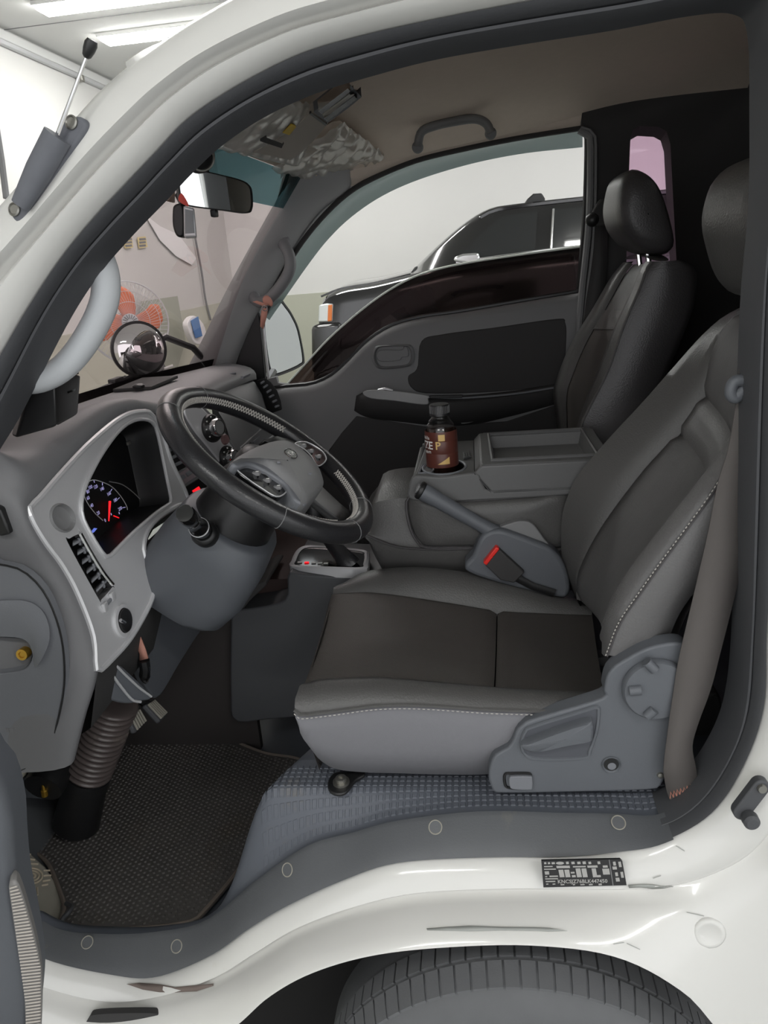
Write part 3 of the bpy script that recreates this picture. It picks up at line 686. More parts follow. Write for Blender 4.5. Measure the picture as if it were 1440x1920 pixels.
# leather key strap tied on the passenger pillar handle
t = thing('leather_strap', 'pinkish leather strap tied round the passenger pillar handle', 'strap', P(497, 610, Y=2.10))
MB().grid([PL([(491, 556), (503, 550), (513, 566)], 2.09), PL([(492, 566), (503, 560), (512, 574)], 2.088), PL([(494, 572), (503, 572), (509, 576)], 2.09)]).build('loop', M['pinkstrap'], t, solid=.004, sub=1)
MB().grid([PL([(474, 566), (482, 564)], 2.085), PL([(488, 572), (494, 568)], 2.08), PL([(497, 576), (503, 570)], 2.08)]).build('tail', M['pinkstrap'], t, solid=.003)
MB().grid([PL([(491, 578), (502, 578)], 2.085), PL([(489, 592), (500, 594)], 2.082), PL([(488, 612), (494, 617)], 2.085)]).build('tail', M['pinkstrap'], t, solid=.003)
MB().tube(circ(P(496, 578, Y=2.08), (0, 1, .2), .007), .0015, 6, closed=True).build('ring', M['chrome'], t)

# ------------------------------------------------------------------ rear view mirror, dash camera, sucker
mo = [(332, 326), (343, 315), (380, 320), (447, 336), (468, 348), (473, 365), (473, 390), (463, 400), (420, 395), (353, 386), (337, 375)]
_ma = P(403, 358, Y=1.545); _mn = Vector((.565, -.82, -.05)).normalized(); _mu = Vector((.82, .565, 0)).normalized()
mpz = Plane(_ma, _ma + _mu, _ma + _mn.cross(_mu))
rm = thing('rear_view_mirror', 'rectangular black rear view mirror hanging from the windscreen', 'mirror', mpz.p(400, 400))
m3 = cr(mpz.l(mo), 60, True); mc = sum(m3, Vector()) / 60
MB().prism([p + (mc - p) * .06 + mpz.n * .001 for p in m3], mpz.n * -.003).build('mirror_glass', M['mirror'], rm)
MB().grid([[p + (mc - p) * .05 + mpz.n * .0025 for p in m3], [p + mpz.n * .002 for p in m3], [p - mpz.n * .012 for p in m3], [p + (mc - p) * .25 - mpz.n * .03 for p in m3], [p + (mc - p) * .98 - mpz.n * .034 for p in m3]], cu=True).build('mirror_housing', M['black'], rm, smooth=60)
MB().tube(rs([mc - mpz.n * .03, mc - mpz.n * .05 + Vector((0, 0, .03)), mc + Vector((-.05, 0, .09))], 10), .008, 8).build('mirror_stem', M['black'], rm)
MB().box(mpz.p(402, 400, -.01), (.012, .018, .014), r=.003).build('dimming_lever', M['black'], rm)
MB().prism(cr(mpz.l([(335, 376), (340, 362), (352, 380), (352, 387)], .003), 12, True), mpz.n * -.001).build('sticker', mat('red_sticker', (226, 84, 72), .5), rm)
dc = thing('dash_camera', 'black and silver dash camera hanging below the rear view mirror', 'camera', P(345, 447, Y=1.5))
MB().prism(cr(PL([(326, 385), (340, 382), (345, 400), (344, 440), (332, 443), (324, 425), (323, 400)], 1.505), 36, True), (-.01, .05, 0)).build('lens_side', M['black'], dc, bevel=.004)
MB().prism(PL([(344, 386), (364, 390), (369, 444), (345, 445)], 1.49), (-.02, .06, 0)).build('camera_body', M['silver'], dc, bevel=.003)
MB().prism(PL([(347, 392), (361, 395), (364, 437), (347, 438)], 1.4885), (0, .002, 0)).build('camera_screen', mat('camera_screen', (120, 124, 126), .2), dc)
MB().tube([P(343, 384, Y=1.52), P(333, 365, Y=1.53)], .006, 8).build('mount', M['black'], dc)
MB().prism(PL([(306, 374), (322, 350), (328, 352), (328, 380)], 1.56), (-.004, 0, 0)).build('bracket_plate', mat('bracket_brown', (120, 104, 90), .6), dc)
sk = thing('suction_cup', 'round black suction cup at the top of the windscreen', 'suction cup', P(377, 305, Y=1.42))
MB().lathe([(0, .018), (.012, .017), (.02, .01), (.027, 0), (.028, -.006), (0, -.008)], P(374, 294, Y=1.42), Vector((.6, -.75, -.25)), seg=28).build('cup', M['black'], sk, smooth=60)
MB().tube(circ(P(378, 294, Y=1.41), Vector((.6, -.75, -.25)), .022), .0025, 6, closed=True).build('cup_ring', M['steel'], sk)

# ------------------------------------------------------------------ sun visors and roof console
def visor(px, Y0, label, wrap_amp, seed):
    """px: quad front-left, front-right, rear-right, rear-left on plane Z=.27"""
    c3 = [P(a, b, Z=z) for a, b, z in px]
    t = thing('sun_visor', label, 'sun visor', sum(c3, Vector()) / 4)
    def q(u, v): return c3[0].lerp(c3[1], u).lerp(c3[3].lerp(c3[2], u), v)
    n = (c3[1] - c3[0]).cross(c3[3] - c3[0]).normalized()
    if n.z > 0: n = -n
    R_ = random.Random(seed)
    b = MB(); top_ = []; bt = []
    def edge(u, v): return min(1, min(u, 1 - u) * 14) ** .5 * min(1, min(v, 1 - v) * 10) ** .5
    g1 = [[q(u / 20, v / 12) + n * (.011 * edge(u / 20, v / 12)) for u in range(21)] for v in range(13)]
    g2 = [[q(u / 20, v / 12) - n * (.009 * edge(u / 20, v / 12)) for u in range(21)] for v in range(13)]
    MB().grid(g1).grid(g2).build('visor_pad', M['headliner'], t, smooth=60)
    ph = [(R_.uniform(0, 6), R_.uniform(5, 30), R_.uniform(-12, 12)) for _ in range(7)]
    def wr_(u, v):
        s = 0
        for a, f1, f2 in ph: s += abs(math.sin(a + f1 * u + f2 * v)) / 7
        return s
    g3 = [[q(-.05 + u / 72 * 1.1, -.05 + v / 48 * 1.12) + n * (.012 * edge(u / 72, v / 48) + wrap_amp * wr_(u / 72, v / 48)) for u in range(73)] for v in range(49)]
    MB().grid(g3).build('plastic_wrap', M['wrap'], t, smooth=25)
    return t, q, n
v1, q1, n1_ = visor([(395, 262, .225), (555, 300, .228), (600, 200, .285), (500, 180, .25)], 1.4, 'driver sun visor in clear plastic wrap with a small yellow sticker', .010, 3)
MB().prism([q1(.48, .64) + n1_ * .020, q1(.60, .62) + n1_ * .020, q1(.62, .80) + n1_ * .020, q1(.50, .82) + n1_ * .020], n1_ * -.001).build('sticker', mat('yellow_sticker', (226, 190, 40), .5), v1)
v2, q2, n2_ = visor([(515, 300, .238), (618, 336, .232), (722, 290, .262), (632, 222, .295)], 2.0, 'passenger sun visor wrapped in crumpled clear plastic', .03, 11)
MB().prism([q2(.42, .05) + n2_ * .032, q2(.66, .05) + n2_ * .032, q2(.66, .2) + n2_ * .032, q2(.42, .2) + n2_ * .032], n2_ * -.001).build('sticker', M['yellow'], v2)
rc = thing('roof_console', 'grey roof console with chrome map lamp between the visors', 'console', P(600, 240, Z=.27))
def strip(pl, pr, mat_, name, dz, th=.016, par=None):
    dz += .034
    l3_ = rs([P(a, b, Z=z - dz) for a, b, z in pl], 16); r3_ = rs([P(a, b, Z=z - dz) for a, b, z in pr], 16)
    return MB().grid([[p + Vector((0, 0, th)) for p in l3_], l3_, mix(l3_, r3_, .25), mix(l3_, r3_, .75), r3_, [p + Vector((0, 0, th)) for p in r3_]]).build(name, mat_, par or rc, smooth=60)
strip([(475, 286, .25), (530, 255, .27), (590, 208, .295)], [(545, 300, .25), (580, 272, .27), (615, 232, .295)], M['roofcon'], 'console_body', .004)
strip([(588, 210, .296), (625, 182, .303), (656, 158, .308)], [(614, 231, .296), (650, 205, .303), (678, 182, .308)], M['dash_light'], 'lamp_base', .006)
strip([(597, 208, .296), (628, 184, .303), (652, 166, .308)], [(603, 214, .296), (634, 190, .303), (657, 171, .308)], M['chrome'], 'chrome_bar', .016)
strip([(608, 222, .296), (640, 198, .303), (664, 180, .308)], [(613, 228, .296), (646, 204, .303), (670, 186, .308)], M['chrome'], 'chrome_bar', .016)
strip([(604, 214, .297), (630, 195, .303), (655, 176, .308)], [(607, 219, .297), (637, 198, .303), (661, 181, .308)], mat('lamp_lens', (150, 146, 138), .3), 'lens', .012)
strip([(580, 214, .296), (584, 212, .296)], [(610, 236, .296), (613, 233, .296)], M['black'], 'gap_line', .009, .004)
strip([(488, 265, .255), (500, 258, .258)], [(528, 278, .255), (532, 270, .258)], M['trim_dark'], 'slot', .0085, .004)
# ================================================================== black car beyond the window
SY = 6.6
suv = thing('black_car', 'black off-road car parked beyond the passenger window', 'car', (0, SY + 1, GZ))
def S(px, py, y=SY): return P(px, py, Y=y)
# body side profile (lower body) swept across its width
low_t = [(588, 700), (590, 640), (598, 600), (606, 562), (640, 545), (700, 535), (780, 515), (850, 497), (960, 482), (1090, 466), (1200, 455), (1300, 448)]
lt = rs([S(*p) for p in low_t], 60)
rows = [[Vector((p.x, SY + .02, -1.3)) for p in lt], [Vector((p.x, SY - .03, min(p.z - .3, -.75))) for p in lt], [p + Vector((0, -.02, -.12)) for p in lt], [p + Vector((0, 0, -.02)) for p in lt], [p + Vector((0, .06, .01)) for p in lt], [p + Vector((0, .9, .05)) for p in lt], [p + Vector((0, 1.75, 0)) for p in lt], [Vector((p.x, SY + 1.8, -1.2)) for p in lt]]
MB().grid(rows).build('lower_body', M['car'], suv, smooth=50)
# greenhouse
gh = [(775, 512), (830, 460), (880, 420), (920, 398), (960, 390), (1085, 376), (1200, 366), (1300, 360)]
gt = rs([S(*p, SY + .25) for p in gh], 40); gb = [Vector((p.x, SY + .05, lt[min(range(60), key=lambda k: abs(lt[k].x - p.x))].z)) for p in gt]
MB().grid([gb, mix(gb, gt, .95), [p + Vector((0, .08, .03)) for p in gt], [p + Vector((0, .7, .06)) for p in gt], [p + Vector((0, 1.3, .03)) for p in gt], [p + Vector((0, 1.6, -.4)) for p in gb]]).build('greenhouse', M['car'], suv, smooth=50)
def pane(name, px, m_, off=-.01):
    pl = Plane(S(1000, 470, SY + .05), S(1090, 462, SY + .05), S(1085, 376, SY + .25))
    return MB().prism([pl.p(a, b, .012) for a, b in px], pl.n * -.01).build(name, m_, suv, smooth=0)
pane('front_side_window', [(858, 482), (900, 440), (935, 410), (960, 402), (1008, 396), (1003, 468), (900, 488)], M['car_glass'])
pane('rear_side_window', [(1038, 394), (1100, 386), (1200, 378), (1200, 448), (1100, 460), (1034, 466)], M['car_glass'])
MB().tube(rs([S(855, 492, SY + .02), S(960, 478, SY + .02), S(1034, 468, SY + .02), S(1200, 450, SY + .02)], 20), .012, 6).build('belt_moulding', M['chrome'], suv)
MB().tube([S(1038, 392, SY + .2), S(1033, 466, SY + .03)], .010, 6).build('pillar_moulding', M['chrome'], suv)
MB().tube(rs([S(900, 408, SY + .26), S(940, 392, SY + .28), S(1085, 374, SY + .28), S(1250, 360, SY + .28)], 20), .02, 6).build('roof_rail', M['car'], suv)
# roof rack clamp
MB().prism([S(a, b, SY + .3) for a, b in ((982, 384), (990, 372), (1000, 363), (1016, 362), (1022, 372), (1022, 382))], (0, .12, 0)).build('rack_foot', M['black'], suv, bevel=.01)
MB().prism([S(a, b, SY - .12) for a, b in ((850, 490), (852, 482), (868, 476), (896, 474), (900, 480), (898, 492), (880, 494))], (0, .1, 0)).build('door_mirror', M['chrome'], suv, bevel=.02)
# headlamp and grille corner
MB().prism([S(a, b, SY - .035) for a, b in ((596, 604), (598, 572), (612, 569), (624, 570), (623, 603))], (0, .2, 0)).build('headlamp', mat('headlamp', (205, 208, 206), .15, metal=.3), suv, bevel=.01)
MB().prism([S(a, b, SY - .045) for a, b in ((615, 572), (623, 571), (622, 602), (614, 603))], (0, .1, 0)).build('indicator', mat('indicator', (214, 120, 60), .3), suv, bevel=.006)
MB().prism([S(a, b, SY - .05) for a, b in ((583, 612), (600, 607), (640, 604), (640, 700), (584, 700))], (0, .3, 0)).build('bumper', M['car'], suv, bevel=.03)
MB().prism([S(a, b, SY + .3) for a, b in ((768, 514), (778, 500), (795, 497), (798, 510))], (0, .2, 0)).build('wiper_cowl', M['black'], suv, bevel=.01)
MB().tube(rs([S(602, 556, SY + .1), S(640, 541, SY + .1), S(700, 531, SY + .1), S(770, 514, SY + .1)], 16), .008, 6).build('bonnet_edge', M['car'], suv)
for x in (-.75, 2.0):
    MB().lathe([(.22, 0), (.36, .01), (.38, .05), (.38, .22), (.3, .24)], (x, SY - .02, GZ + .38), (0, 1, 0), seg=28).build('wheel', M['tyre'], suv)
# ================================================================== dashboard
dash = thing('dashboard', 'grey dashboard with silver instrument surround, vents and centre stack', 'dashboard', (-.65, 1.55, -.7))
BZ = Plane(P(60, 955, Y=.97), P(185, 1257, Y=.97), P(345, 945, Y=1.36))
bz_out = [(57, 952), (76, 932), (117, 885), (163, 836), (210, 795), (240, 777), (265, 772), (284, 776), (303, 810), (321, 865), (352, 936), (330, 950), (300, 969), (279, 992), (270, 1020), (273, 1045), (292, 1084), (289, 1104), (280, 1135), (245, 1196), (204, 1242), (188, 1256), (181, 1250), (176, 1190), (146, 1110), (117, 1057), (87, 1017), (60, 972)]
bo = rs(BZ.l(bz_out), 110, True)
# pad edge curves
E_px = [(140, 1425), (160, 1345), (184, 1257), (174, 1187), (146, 1112), (116, 1058), (86, 1018), (58, 970), (57, 950), (77, 930), (117, 884), (163, 835), (210, 793), (240, 775), (265, 770), (285, 774)]
E3 = [P(140, 1425, Y=.955), P(160, 1345, Y=.956)] + BZ.l(E_px[2:], -.004)
E3 += [Vector((-.585, 1.45, -.262)), Vector((-.59, 1.6, -.268)), Vector((-.59, 1.8, -.272)), Vector((-.583, 1.98, -.276)), Vector((-.60, 2.10, -.29)), Vector((-.64, 2.17, -.30))]
def wb(y): return wsrow(y, .01) + Vector((.012, 0, -.012))
F3 = [P(-60, 1450, Y=.94), P(-70, 1350, Y=.94), P(-80, 1260, Y=.94), P(-80, 1180, Y=.94), P(-80, 1100, Y=.942), P(-75, 1030, Y=.944), P(-70, 980, Y=.946), P(-60, 920, Y=.95), P(-50, 880, Y=.955), P(-20, 835, Y=.97),
      wb(.985), wb(1.03), wb(1.10), wb(1.16), wb(1.24), wb(1.32), wb(1.45), wb(1.6), wb(1.8), wb(1.98), wb(2.10), wb(2.17)]
ne = 130
e3, f3 = cr(E3, ne), cr(F3, ne)
rows = []
for t_ in (0, .02, .07, .16, .3, .5, .75, 1):
    r = []
    for k in range(ne):
        s = k / (ne - 1); up = min(1, max(0, (s - .30) / .16))
        b = math.sin(pi * t_ ** .45)
        out = Vector((.006, -.020 * (1 - up), .026 * up))
        r.append(e3[k].lerp(f3[k], t_) + out * b)
    rows.append(r)
rows.insert(0, [p + Vector((-.03, .02, -.01)) for p in rows[0]])
MB().grid(rows).build('dash_pad', M['dash'], dash, smooth=70)
# passenger face
yy = [1.655, 1.7, 1.8, 1.9, 2.05, 2.13, 2.17]
rows = []
for dx, z in ((-.0, -.272), (.016, -.285), (.032, -.32), (.045, -.40), (.05, -.47), (.035, -.56), (-.02, -.66), (-.12, -.70)):
    rows.append([Vector((-.59 + dx - max(0, y - 2.0) * .35, y, z - max(0, y - 2.0) * .12)) for y in yy])
MB().grid(rows).build('passenger_face', M['dash'], dash, smooth=60)
# glove box: lid seam, latch, slot
gp = Plane(Vector((-.545, 1.6, -.40)), Vector((-.545, 1.9, -.40)), Vector((-.540, 1.6, -.47)))
MB().tube([Vector((-.541, 1.58, -.41)), Vector((-.541, 2.08, -.43))], .0025, 6).build('glove_box_seam', M['silver'], dash)
MB().prism(gp.l([(452, 838), (500, 795), (545, 800), (545, 860), (460, 900)], .002), gp.n * -.01).build('glove_box_lid', M['dash'], dash, bevel=.002)
MB().prism(gp.l([(462, 838), (470, 829), (477, 834), (470, 842)], .004), gp.n * -.008).build('latch', M['black'], dash)
MB().prism(gp.l([(475, 828), (487, 818), (488, 820), (477, 831)], .004), gp.n * -.004).build('latch_slot', M['dash_light'], dash)
# passenger side vent: curved grille at the end
vb_ = PL([(487, 716), (495, 711), (507, 720), (519, 736), (526, 756), (528, 772), (520, 772), (505, 752), (495, 734)], 2.06)
pv = MB().prism([p + Vector((.004, -.004, .006)) for p in vb_], (-.03, .01, -.01)).build('side_vent', M['black'], dash, bevel=.002)
for (x0, y0), (x1, y1) in (((489, 719), (499, 713)), ((494, 727), (506, 719)), ((500, 736), (513, 728)), ((505, 745), (518, 738)), ((511, 754), (523, 748)), ((516, 763), (527, 759))):
    MB().tube([P(x0, y0, Y=2.045), P(x1, y1, Y=2.065)], .0032, 6).build('vent_slat', M['dash_light'], pv)
for (x0, y0), (x1, y1) in (((426, 703), (441, 700)), ((454, 708), (467, 702))):
    MB().tube([P(x0, y0, Z=-.245), P(x1, y1, Z=-.245)], .004, 6).build('defroster_mark', M['dash_light'], dash)
# round sensor on the pad and dark slot
MB().lathe([(.013, 0), (.013, .004), (.009, .007), (0, .008)], P(260, 726, Z=-.222), (0, 0, 1), seg=20).build('sun_sensor', M['black'], dash)
MB().box(P(275, 719, Z=-.226), (.09, .16, .008), r=.003).build('speaker_grille', M['trim_dark'], dash)
MB().prism(PL([(-12, 950), (0, 955), (12, 985), (18, 1002), (2, 1006), (-12, 1004)], .935), (0, .02, 0)).build('side_defroster', M['black'], dash, bevel=.003)
# ---- instrument surround
def el(px, py, rx, ry, rot=0, off=0, n=28):
    ca, sa = math.cos(rot), math.sin(rot)
    return [BZ.p(px + rx * math.cos(2 * pi * k / n) * ca - ry * math.sin(2 * pi * k / n) * sa, py + rx * math.cos(2 * pi * k / n) * sa + ry * math.sin(2 * pi * k / n) * ca, off) for k in range(n)]
cl_px = [(262, 786), (287, 794), (297, 824), (309, 882), (320, 936), (318, 944), (292, 962), (248, 1000), (208, 1040), (198, 1044), (190, 1036), (169, 1002), (152, 964), (155, 923), (175, 877), (204, 830), (233, 798)]
cl = rs(BZ.l(cl_px), 64, True)
v_px = [(128, 1018), (131, 1010), (149, 1001), (154, 1004), (210, 1094), (210, 1101), (190, 1124), (185, 1122)]
vh = cr(BZ.l(v_px), 40, True)
spk = el(117, 971, 21, 26, -.5); knb = el(229, 1164, 12.5, 24, -.05)
bz = MB().holed(bo, [cl, vh, spk, knb], BZ.n * -.014).build('instrument_surround', M['silver'], dash, smooth=40, bevel=.004, bseg=3)
# raised lips round cluster and along the left edge
clc = sum(cl, Vector()) / 64
MB().tube([p + BZ.n * .001 for p in cl], .0035, 8, closed=True).build('cluster_rim', M['silver'], bz)
MB().tube([p + BZ.n * -.001 for p in bo], .005, 8, closed=True).build('surround_edge', M['silver'], bz)
MB().tube(rs(BZ.l([(150, 1000), (170, 1036), (192, 1072), (211, 1096)], .002), 14), .004, 8).build('vent_bar', M['chrome'], bz)
# cluster well
CL = MB().grid([cl, [p + (clc - p) * .05 - BZ.n * .03 for p in cl], [p + (clc - p) * .09 - BZ.n * .055 for p in cl], [p + (clc - p) * .11 - BZ.n * .06 for p in cl]], cu=True).build('cluster_well', M['black'], dash, smooth=40)
gf = MB().prism([p + (clc - p) * .05 - BZ.n * .058 for p in cl], BZ.n * -.01).build('gauge_face', M['face'], dash)
GO = -.0565
def gpt(px, py, o=GO): return BZ.p(px, py, o)
ring = [gpt(*p) for p in ((193, 976), (178, 962), (164, 943), (157, 924), (161, 908), (174, 900), (192, 904), (210, 913), (226, 930), (237, 948), (239, 956))]
MB().tube(rs(ring, 50), .0008, 6).build('gauge_ring', M['silver'], gf)
gu = (Vector((0, 1, 0)) - BZ.n * BZ.n.y).normalized(); gv = BZ.n.cross(gu)
if gv.z < 0: gv = -gv
for s_, (x, y) in zip(('0', '20', '40', '60', '80', '100', '120', '140', '160', '180', '200'), ((197, 976), (184, 962), (172, 948), (165, 934), (164.5, 922), (169, 914), (179, 913), (191, 917), (204, 926), (216, 938), (225, 954))):
    text(None, 'gauge_number', s_, gpt(x, y), gu, gv, .0082, M['led_white'], gf, bold=.02)
for (x, y), (x2, y2) in (((164, 904), (165, 907)), ((176, 900.5), (177, 905)), ((192, 905), (192, 910)), ((210, 917), (207.5, 921)), ((224, 933), (221, 936)), ((235, 951), (230, 952))):
    MB().tube([gpt(x, y), gpt(x2, y2)], .0007, 4).build('gauge_tick', M['led_white'], gf)
MB().tube([gpt(206, 940, GO + .004), gpt(204, 977, GO + .004)], [.0022, .0009], 6).build('needle', M['led'], gf)
for (x, y), s_ in (((208, 962), 'C'), ((223, 960), 'H')):
    MB().tube([gpt(x, y), gpt(x + 1, y + 4)], .0008, 4).build('gauge_tick', M['led_white'], gf)
MB().tube([gpt(213, 967), gpt(223, 971)], .0009, 4).build('red_zone', M['led'], gf)
MB().prism([gpt(169, 999), gpt(176, 990), gpt(182, 991), gpt(176, 998), gpt(171, 1001)], BZ.n * .0005).build('blue_display', M['led_blue'], gf, smooth=0)
MB().tube(rs([gpt(205, 903), gpt(232, 910), gpt(262, 935), gpt(285, 965)], 16), .001, 6).build('gauge_ring', M['trim_grey'], gf)
MB().box(BZ.p(241, 831, -.05), (.004, .012, .006), r=.001).build('trip_stem', M['steel'], gf)
# left vent: well, slats, tabs
MB().prism([p - BZ.n * .03 for p in vh], BZ.n * -.004).build('vent_well', M['dark'], dash)
MB().grid([vh, [p - BZ.n * .03 for p in vh]], cu=True).build('vent_wall', M['black'], dash)
for k in range(6):
    s = (k + .6) / 6.2
    a = (131 + s * 55, 1012 + s * 108); b = (152 + s * 57, 1003 + s * 92)
    MB().grid([[BZ.p(*a, -.002), BZ.p(*b, -.002)], [BZ.p(a[0], a[1] - 8, -.012), BZ.p(b[0], b[1] - 8, -.012)]]).build('vent_slat', M['dash_light'], dash, solid=.003)
    MB().box(BZ.p((a[0] + b[0]) / 2 + 2, (a[1] + b[1]) / 2 - 2, -.004), (.004, .004, .012), r=.001, seg=1).build('vent_tab', M['dash_light'], dash)
# round tweeter
sc = sum(spk, Vector()) / 28
MB().grid([[p + (p - sc) * .12 for p in spk], [p + (p - sc) * .0 + BZ.n * .003 for p in spk], [p + (sc - p) * .12 - BZ.n * .004 for p in spk], [p + (sc - p) * .3 - BZ.n * .006 for p in spk], [p + (sc - p) * .99 - BZ.n * .004 for p in spk]], cu=True).build('tweeter', M['trim_grey'], dash, smooth=40)
# mirror knob: silver collar, black dial, silver pointer
kc = sum(knb, Vector()) / 28
MB().grid([[p + (p - kc) * .35 - BZ.n * .002 for p in knb], [p + (p - kc) * .3 + BZ.n * .004 for p in knb], [p + BZ.n * .005 for p in knb], [p - BZ.n * .006 for p in knb]], cu=True).build('knob_collar', M['silver'], dash, smooth=50)
MB().grid([[p - BZ.n * .006 for p in knb], [p + (kc - p) * .08 + BZ.n * .008 for p in knb], [p + (kc - p) * .3 + BZ.n * .010 for p in knb], [p + (kc - p) * .99 + BZ.n * .008 for p in knb]], cu=True).build('mirror_dial', M['black'], dash, smooth=50)
MB().tube([BZ.p(226, 1163, .012), BZ.p(234, 1168, .012)], .003, 8).build('dial_pointer', M['chrome'], dash)
for x, y in ((197, 1138), (211, 1118)):
    MB().box(BZ.p(x, y, .002), (.006, .012, .014), r=.002).build('slide_tab', M['silver'], dash)
MB().tube([BZ.p(199, 1135, .001), BZ.p(209, 1122, .001)], .003, 6).build('slide_bar', M['dash_light'], dash)
# ---- fuse cover on the driver end
fcv = [(-50, 1062), (0, 1060), (30, 1064), (62, 1085), (90, 1122), (112, 1180), (121, 1240), (119, 1300), (104, 1368), (84, 1422), (-50, 1436)]
fo = rs(PL(fcv, .934), 60, True)
pk = cr(PL([(-30, 1200), (20, 1196), (50, 1202), (60, 1225), (52, 1248), (30, 1258), (-30, 1258)], .934), 32, True)
FC = MB().holed(fo, [pk], (0, .016, 0)).build('fuse_cover', M['dash_light'], dash, bevel=.003)
pc = sum(pk, Vector()) / 32
MB().grid([pk, [p + (pc - p) * .12 + Vector((0, .015, 0)) for p in pk], [p + (pc - p) * .25 + Vector((0, .022, 0)) for p in pk], [p + (pc - p) * .99 + Vector((0, .024, 0)) for p in pk]], cu=True).build('finger_pocket', M['dash_light'], FC, smooth=60)
MB().lathe([(0, .006), (.004, .006), (.005, .008), (.0085, .008), (.009, .004), (.009, -.004)], P(46, 1224, Y=.946), (0, -1, .1), seg=20).build('latch_screw', M['brass'], FC)
MB().tube([p + Vector((0, -.0005, 0)) for p in fo], .0016, 6, closed=True).build('cover_seam', M['black'], dash)
tx = [P(12, 1369, Y=.933), P(40, 1366, Y=.933)]
for k in range(4): MB().box(P(14 + k * 7, 1369 - k * .5, Y=.934), (.005, .002, .008), r=.0008, seg=1).build('embossed_mark', M['dash'], FC)
# raised ridge arching over the pocket
MB().grid([PL([(-40, 1130), (20, 1124), (60, 1126), (88, 1150), (98, 1200)], .930), PL([(-40, 1150), (20, 1150), (50, 1160), (66, 1190), (76, 1240)], .926), PL([(-40, 1195), (20, 1193), (52, 1198), (62, 1222), (64, 1260)], .933)]).build('pocket_ridge', M['dash_light'], FC, sub=2)
# ---- centre stack
CSP = Plane(P(400, 800, Y=1.55), P(430, 900, Y=1.55), P(335, 868, Y=1.43))
MB().prism(cr(CSP.l([(325, 772), (352, 757), (376, 758), (396, 774), (424, 812), (448, 848), (475, 900), (475, 970), (400, 985), (356, 950), (330, 885), (300, 812)], .0), 60, True), CSP.n * -.06).build('centre_stack', M['dash'], dash, bevel=.004)
sv = cr(CSP.l([(346, 772), (358, 758), (376, 762), (396, 782), (422, 818), (446, 852), (462, 885), (440, 890), (418, 872), (390, 838), (364, 806)], .003), 60, True)
MB().prism(sv, CSP.n * -.006).build('climate_panel', M['silver'], dash, bevel=.003)
cu_ = (Vector((0, 1, 0)) - CSP.n * CSP.n.y).normalized()
for (x, y, r) in ((397, 803, .030), (427, 858, .026)):
    c = CSP.p(x, y, .004)
    d = MB().lathe([(0, .006), (r * .9, .006), (r, .002), (r, -.004)], c, CSP.n, seg=32, ref=cu_).build('knob_dial', M['black'], dash, smooth=50)
    MB().lathe([(r * .62, .004), (r * .62, .02), (r * .56, .023), (r * .50, .023)], c, CSP.n, seg=32, ref=cu_, cap=False).build('knob_ring', M['chrome'], d, smooth=50)
    MB().lathe([(r * .52, .015), (r * .5, .021), (0, .022)], c, CSP.n, seg=32, ref=cu_).build('knob_cap', M['trim_grey'], d, smooth=50)
    for k in range(7):
        a_ = -.6 + k * .72; cv = CSP.n.cross(cu_)
        q = c + (cu_ * math.cos(a_) + cv * math.sin(a_)) * r * .8 + CSP.n * .0065
        MB().box(q, (.0025, .0025, .0025)).build('knob_mark', M['lwhite'], d, smooth=0)
MB().lathe([(0, .006), (.010, .005), (.012, 0)], CSP.p(421, 824, .003), CSP.n, seg=20).build('push_button', mat('button_mauve', (110, 84, 84), .5), dash)
# centre vent, buttons, radio (left edge of the stack)
def cst(name, px, m_, o=.003, th=.006, bev=.0012, par=dash): return MB().prism(CSP.l(px, o), CSP.n * -th).build(name, m_, par, bevel=bev)
cst('centre_vent', [(306, 814), (330, 805), (362, 868), (334, 884)], M['black'], .002)
for k in range(5):
    s = k / 4.6
    cst('vent_slat', [(304 + s * 28, 815 + s * 62), (326 + s * 32, 804 + s * 60), (329 + s * 32, 810 + s * 60), (306 + s * 28, 821 + s * 62)], M['dash_light'], .006, .004)
cst('vent_bar', [(302, 812), (324, 801), (326, 804), (304, 815)], M['chrome'], .006, .004)
cst('switch_bank', [(332, 892), (364, 868), (380, 886), (342, 912)], mat('switch_mauve', (132, 120, 124), .5), .003)
for x, y in ((340, 896), (354, 887), (366, 877)):
    cst('switch_button', [(x - 6, y), (x + 5, y - 7), (x + 10, y - 1), (x - 1, y + 7)], M['dash_light'], .005, .004)
rad = cst('radio', [(344, 916), (384, 890), (412, 922), (366, 950), (355, 938)], M['gloss'], .003)
cst('radio_display', [(361, 920), (373, 912), (376, 917), (364, 925)], M['led'], .0045, .001, 0, rad)
cst('radio_led', [(386, 903), (391, 899), (393, 903), (388, 907)], M['led'], .0045, .001, 0, rad)
cst('radio_icon', [(355, 931), (359, 928), (360, 930), (356, 933)], M['lwhite'], .0045, .001, 0, rad)
# ---- knee panels under the dash
MB().grid([BZ.l([(352, 936), (300, 969), (272, 1020), (292, 1084), (280, 1135), (245, 1196), (188, 1256)], -.01), [p + Vector((-.06, .03, -.05)) for p in BZ.l([(352, 936), (300, 969), (272, 1020), (292, 1084), (280, 1135), (245, 1196), (188, 1256)], -.01)],
           [p + Vector((-.22, .05, -.10)) for p in BZ.l([(352, 936), (300, 969), (272, 1020), (292, 1084), (280, 1135), (245, 1196), (188, 1256)], -.01)]]).build('knee_lining', M['trim_dark'], dash, smooth=60)
MB().grid([[Vector((-.60, y, -.45)), Vector((-.585, y, -.55)), Vector((-.62, y, -.66)), Vector((-.72, y, -.72)), Vector((-.9, y, -.74))] for y in (.985, 1.1, 1.25, 1.42)]).build('knee_panel', M['trim_dark'], dash, smooth=60)
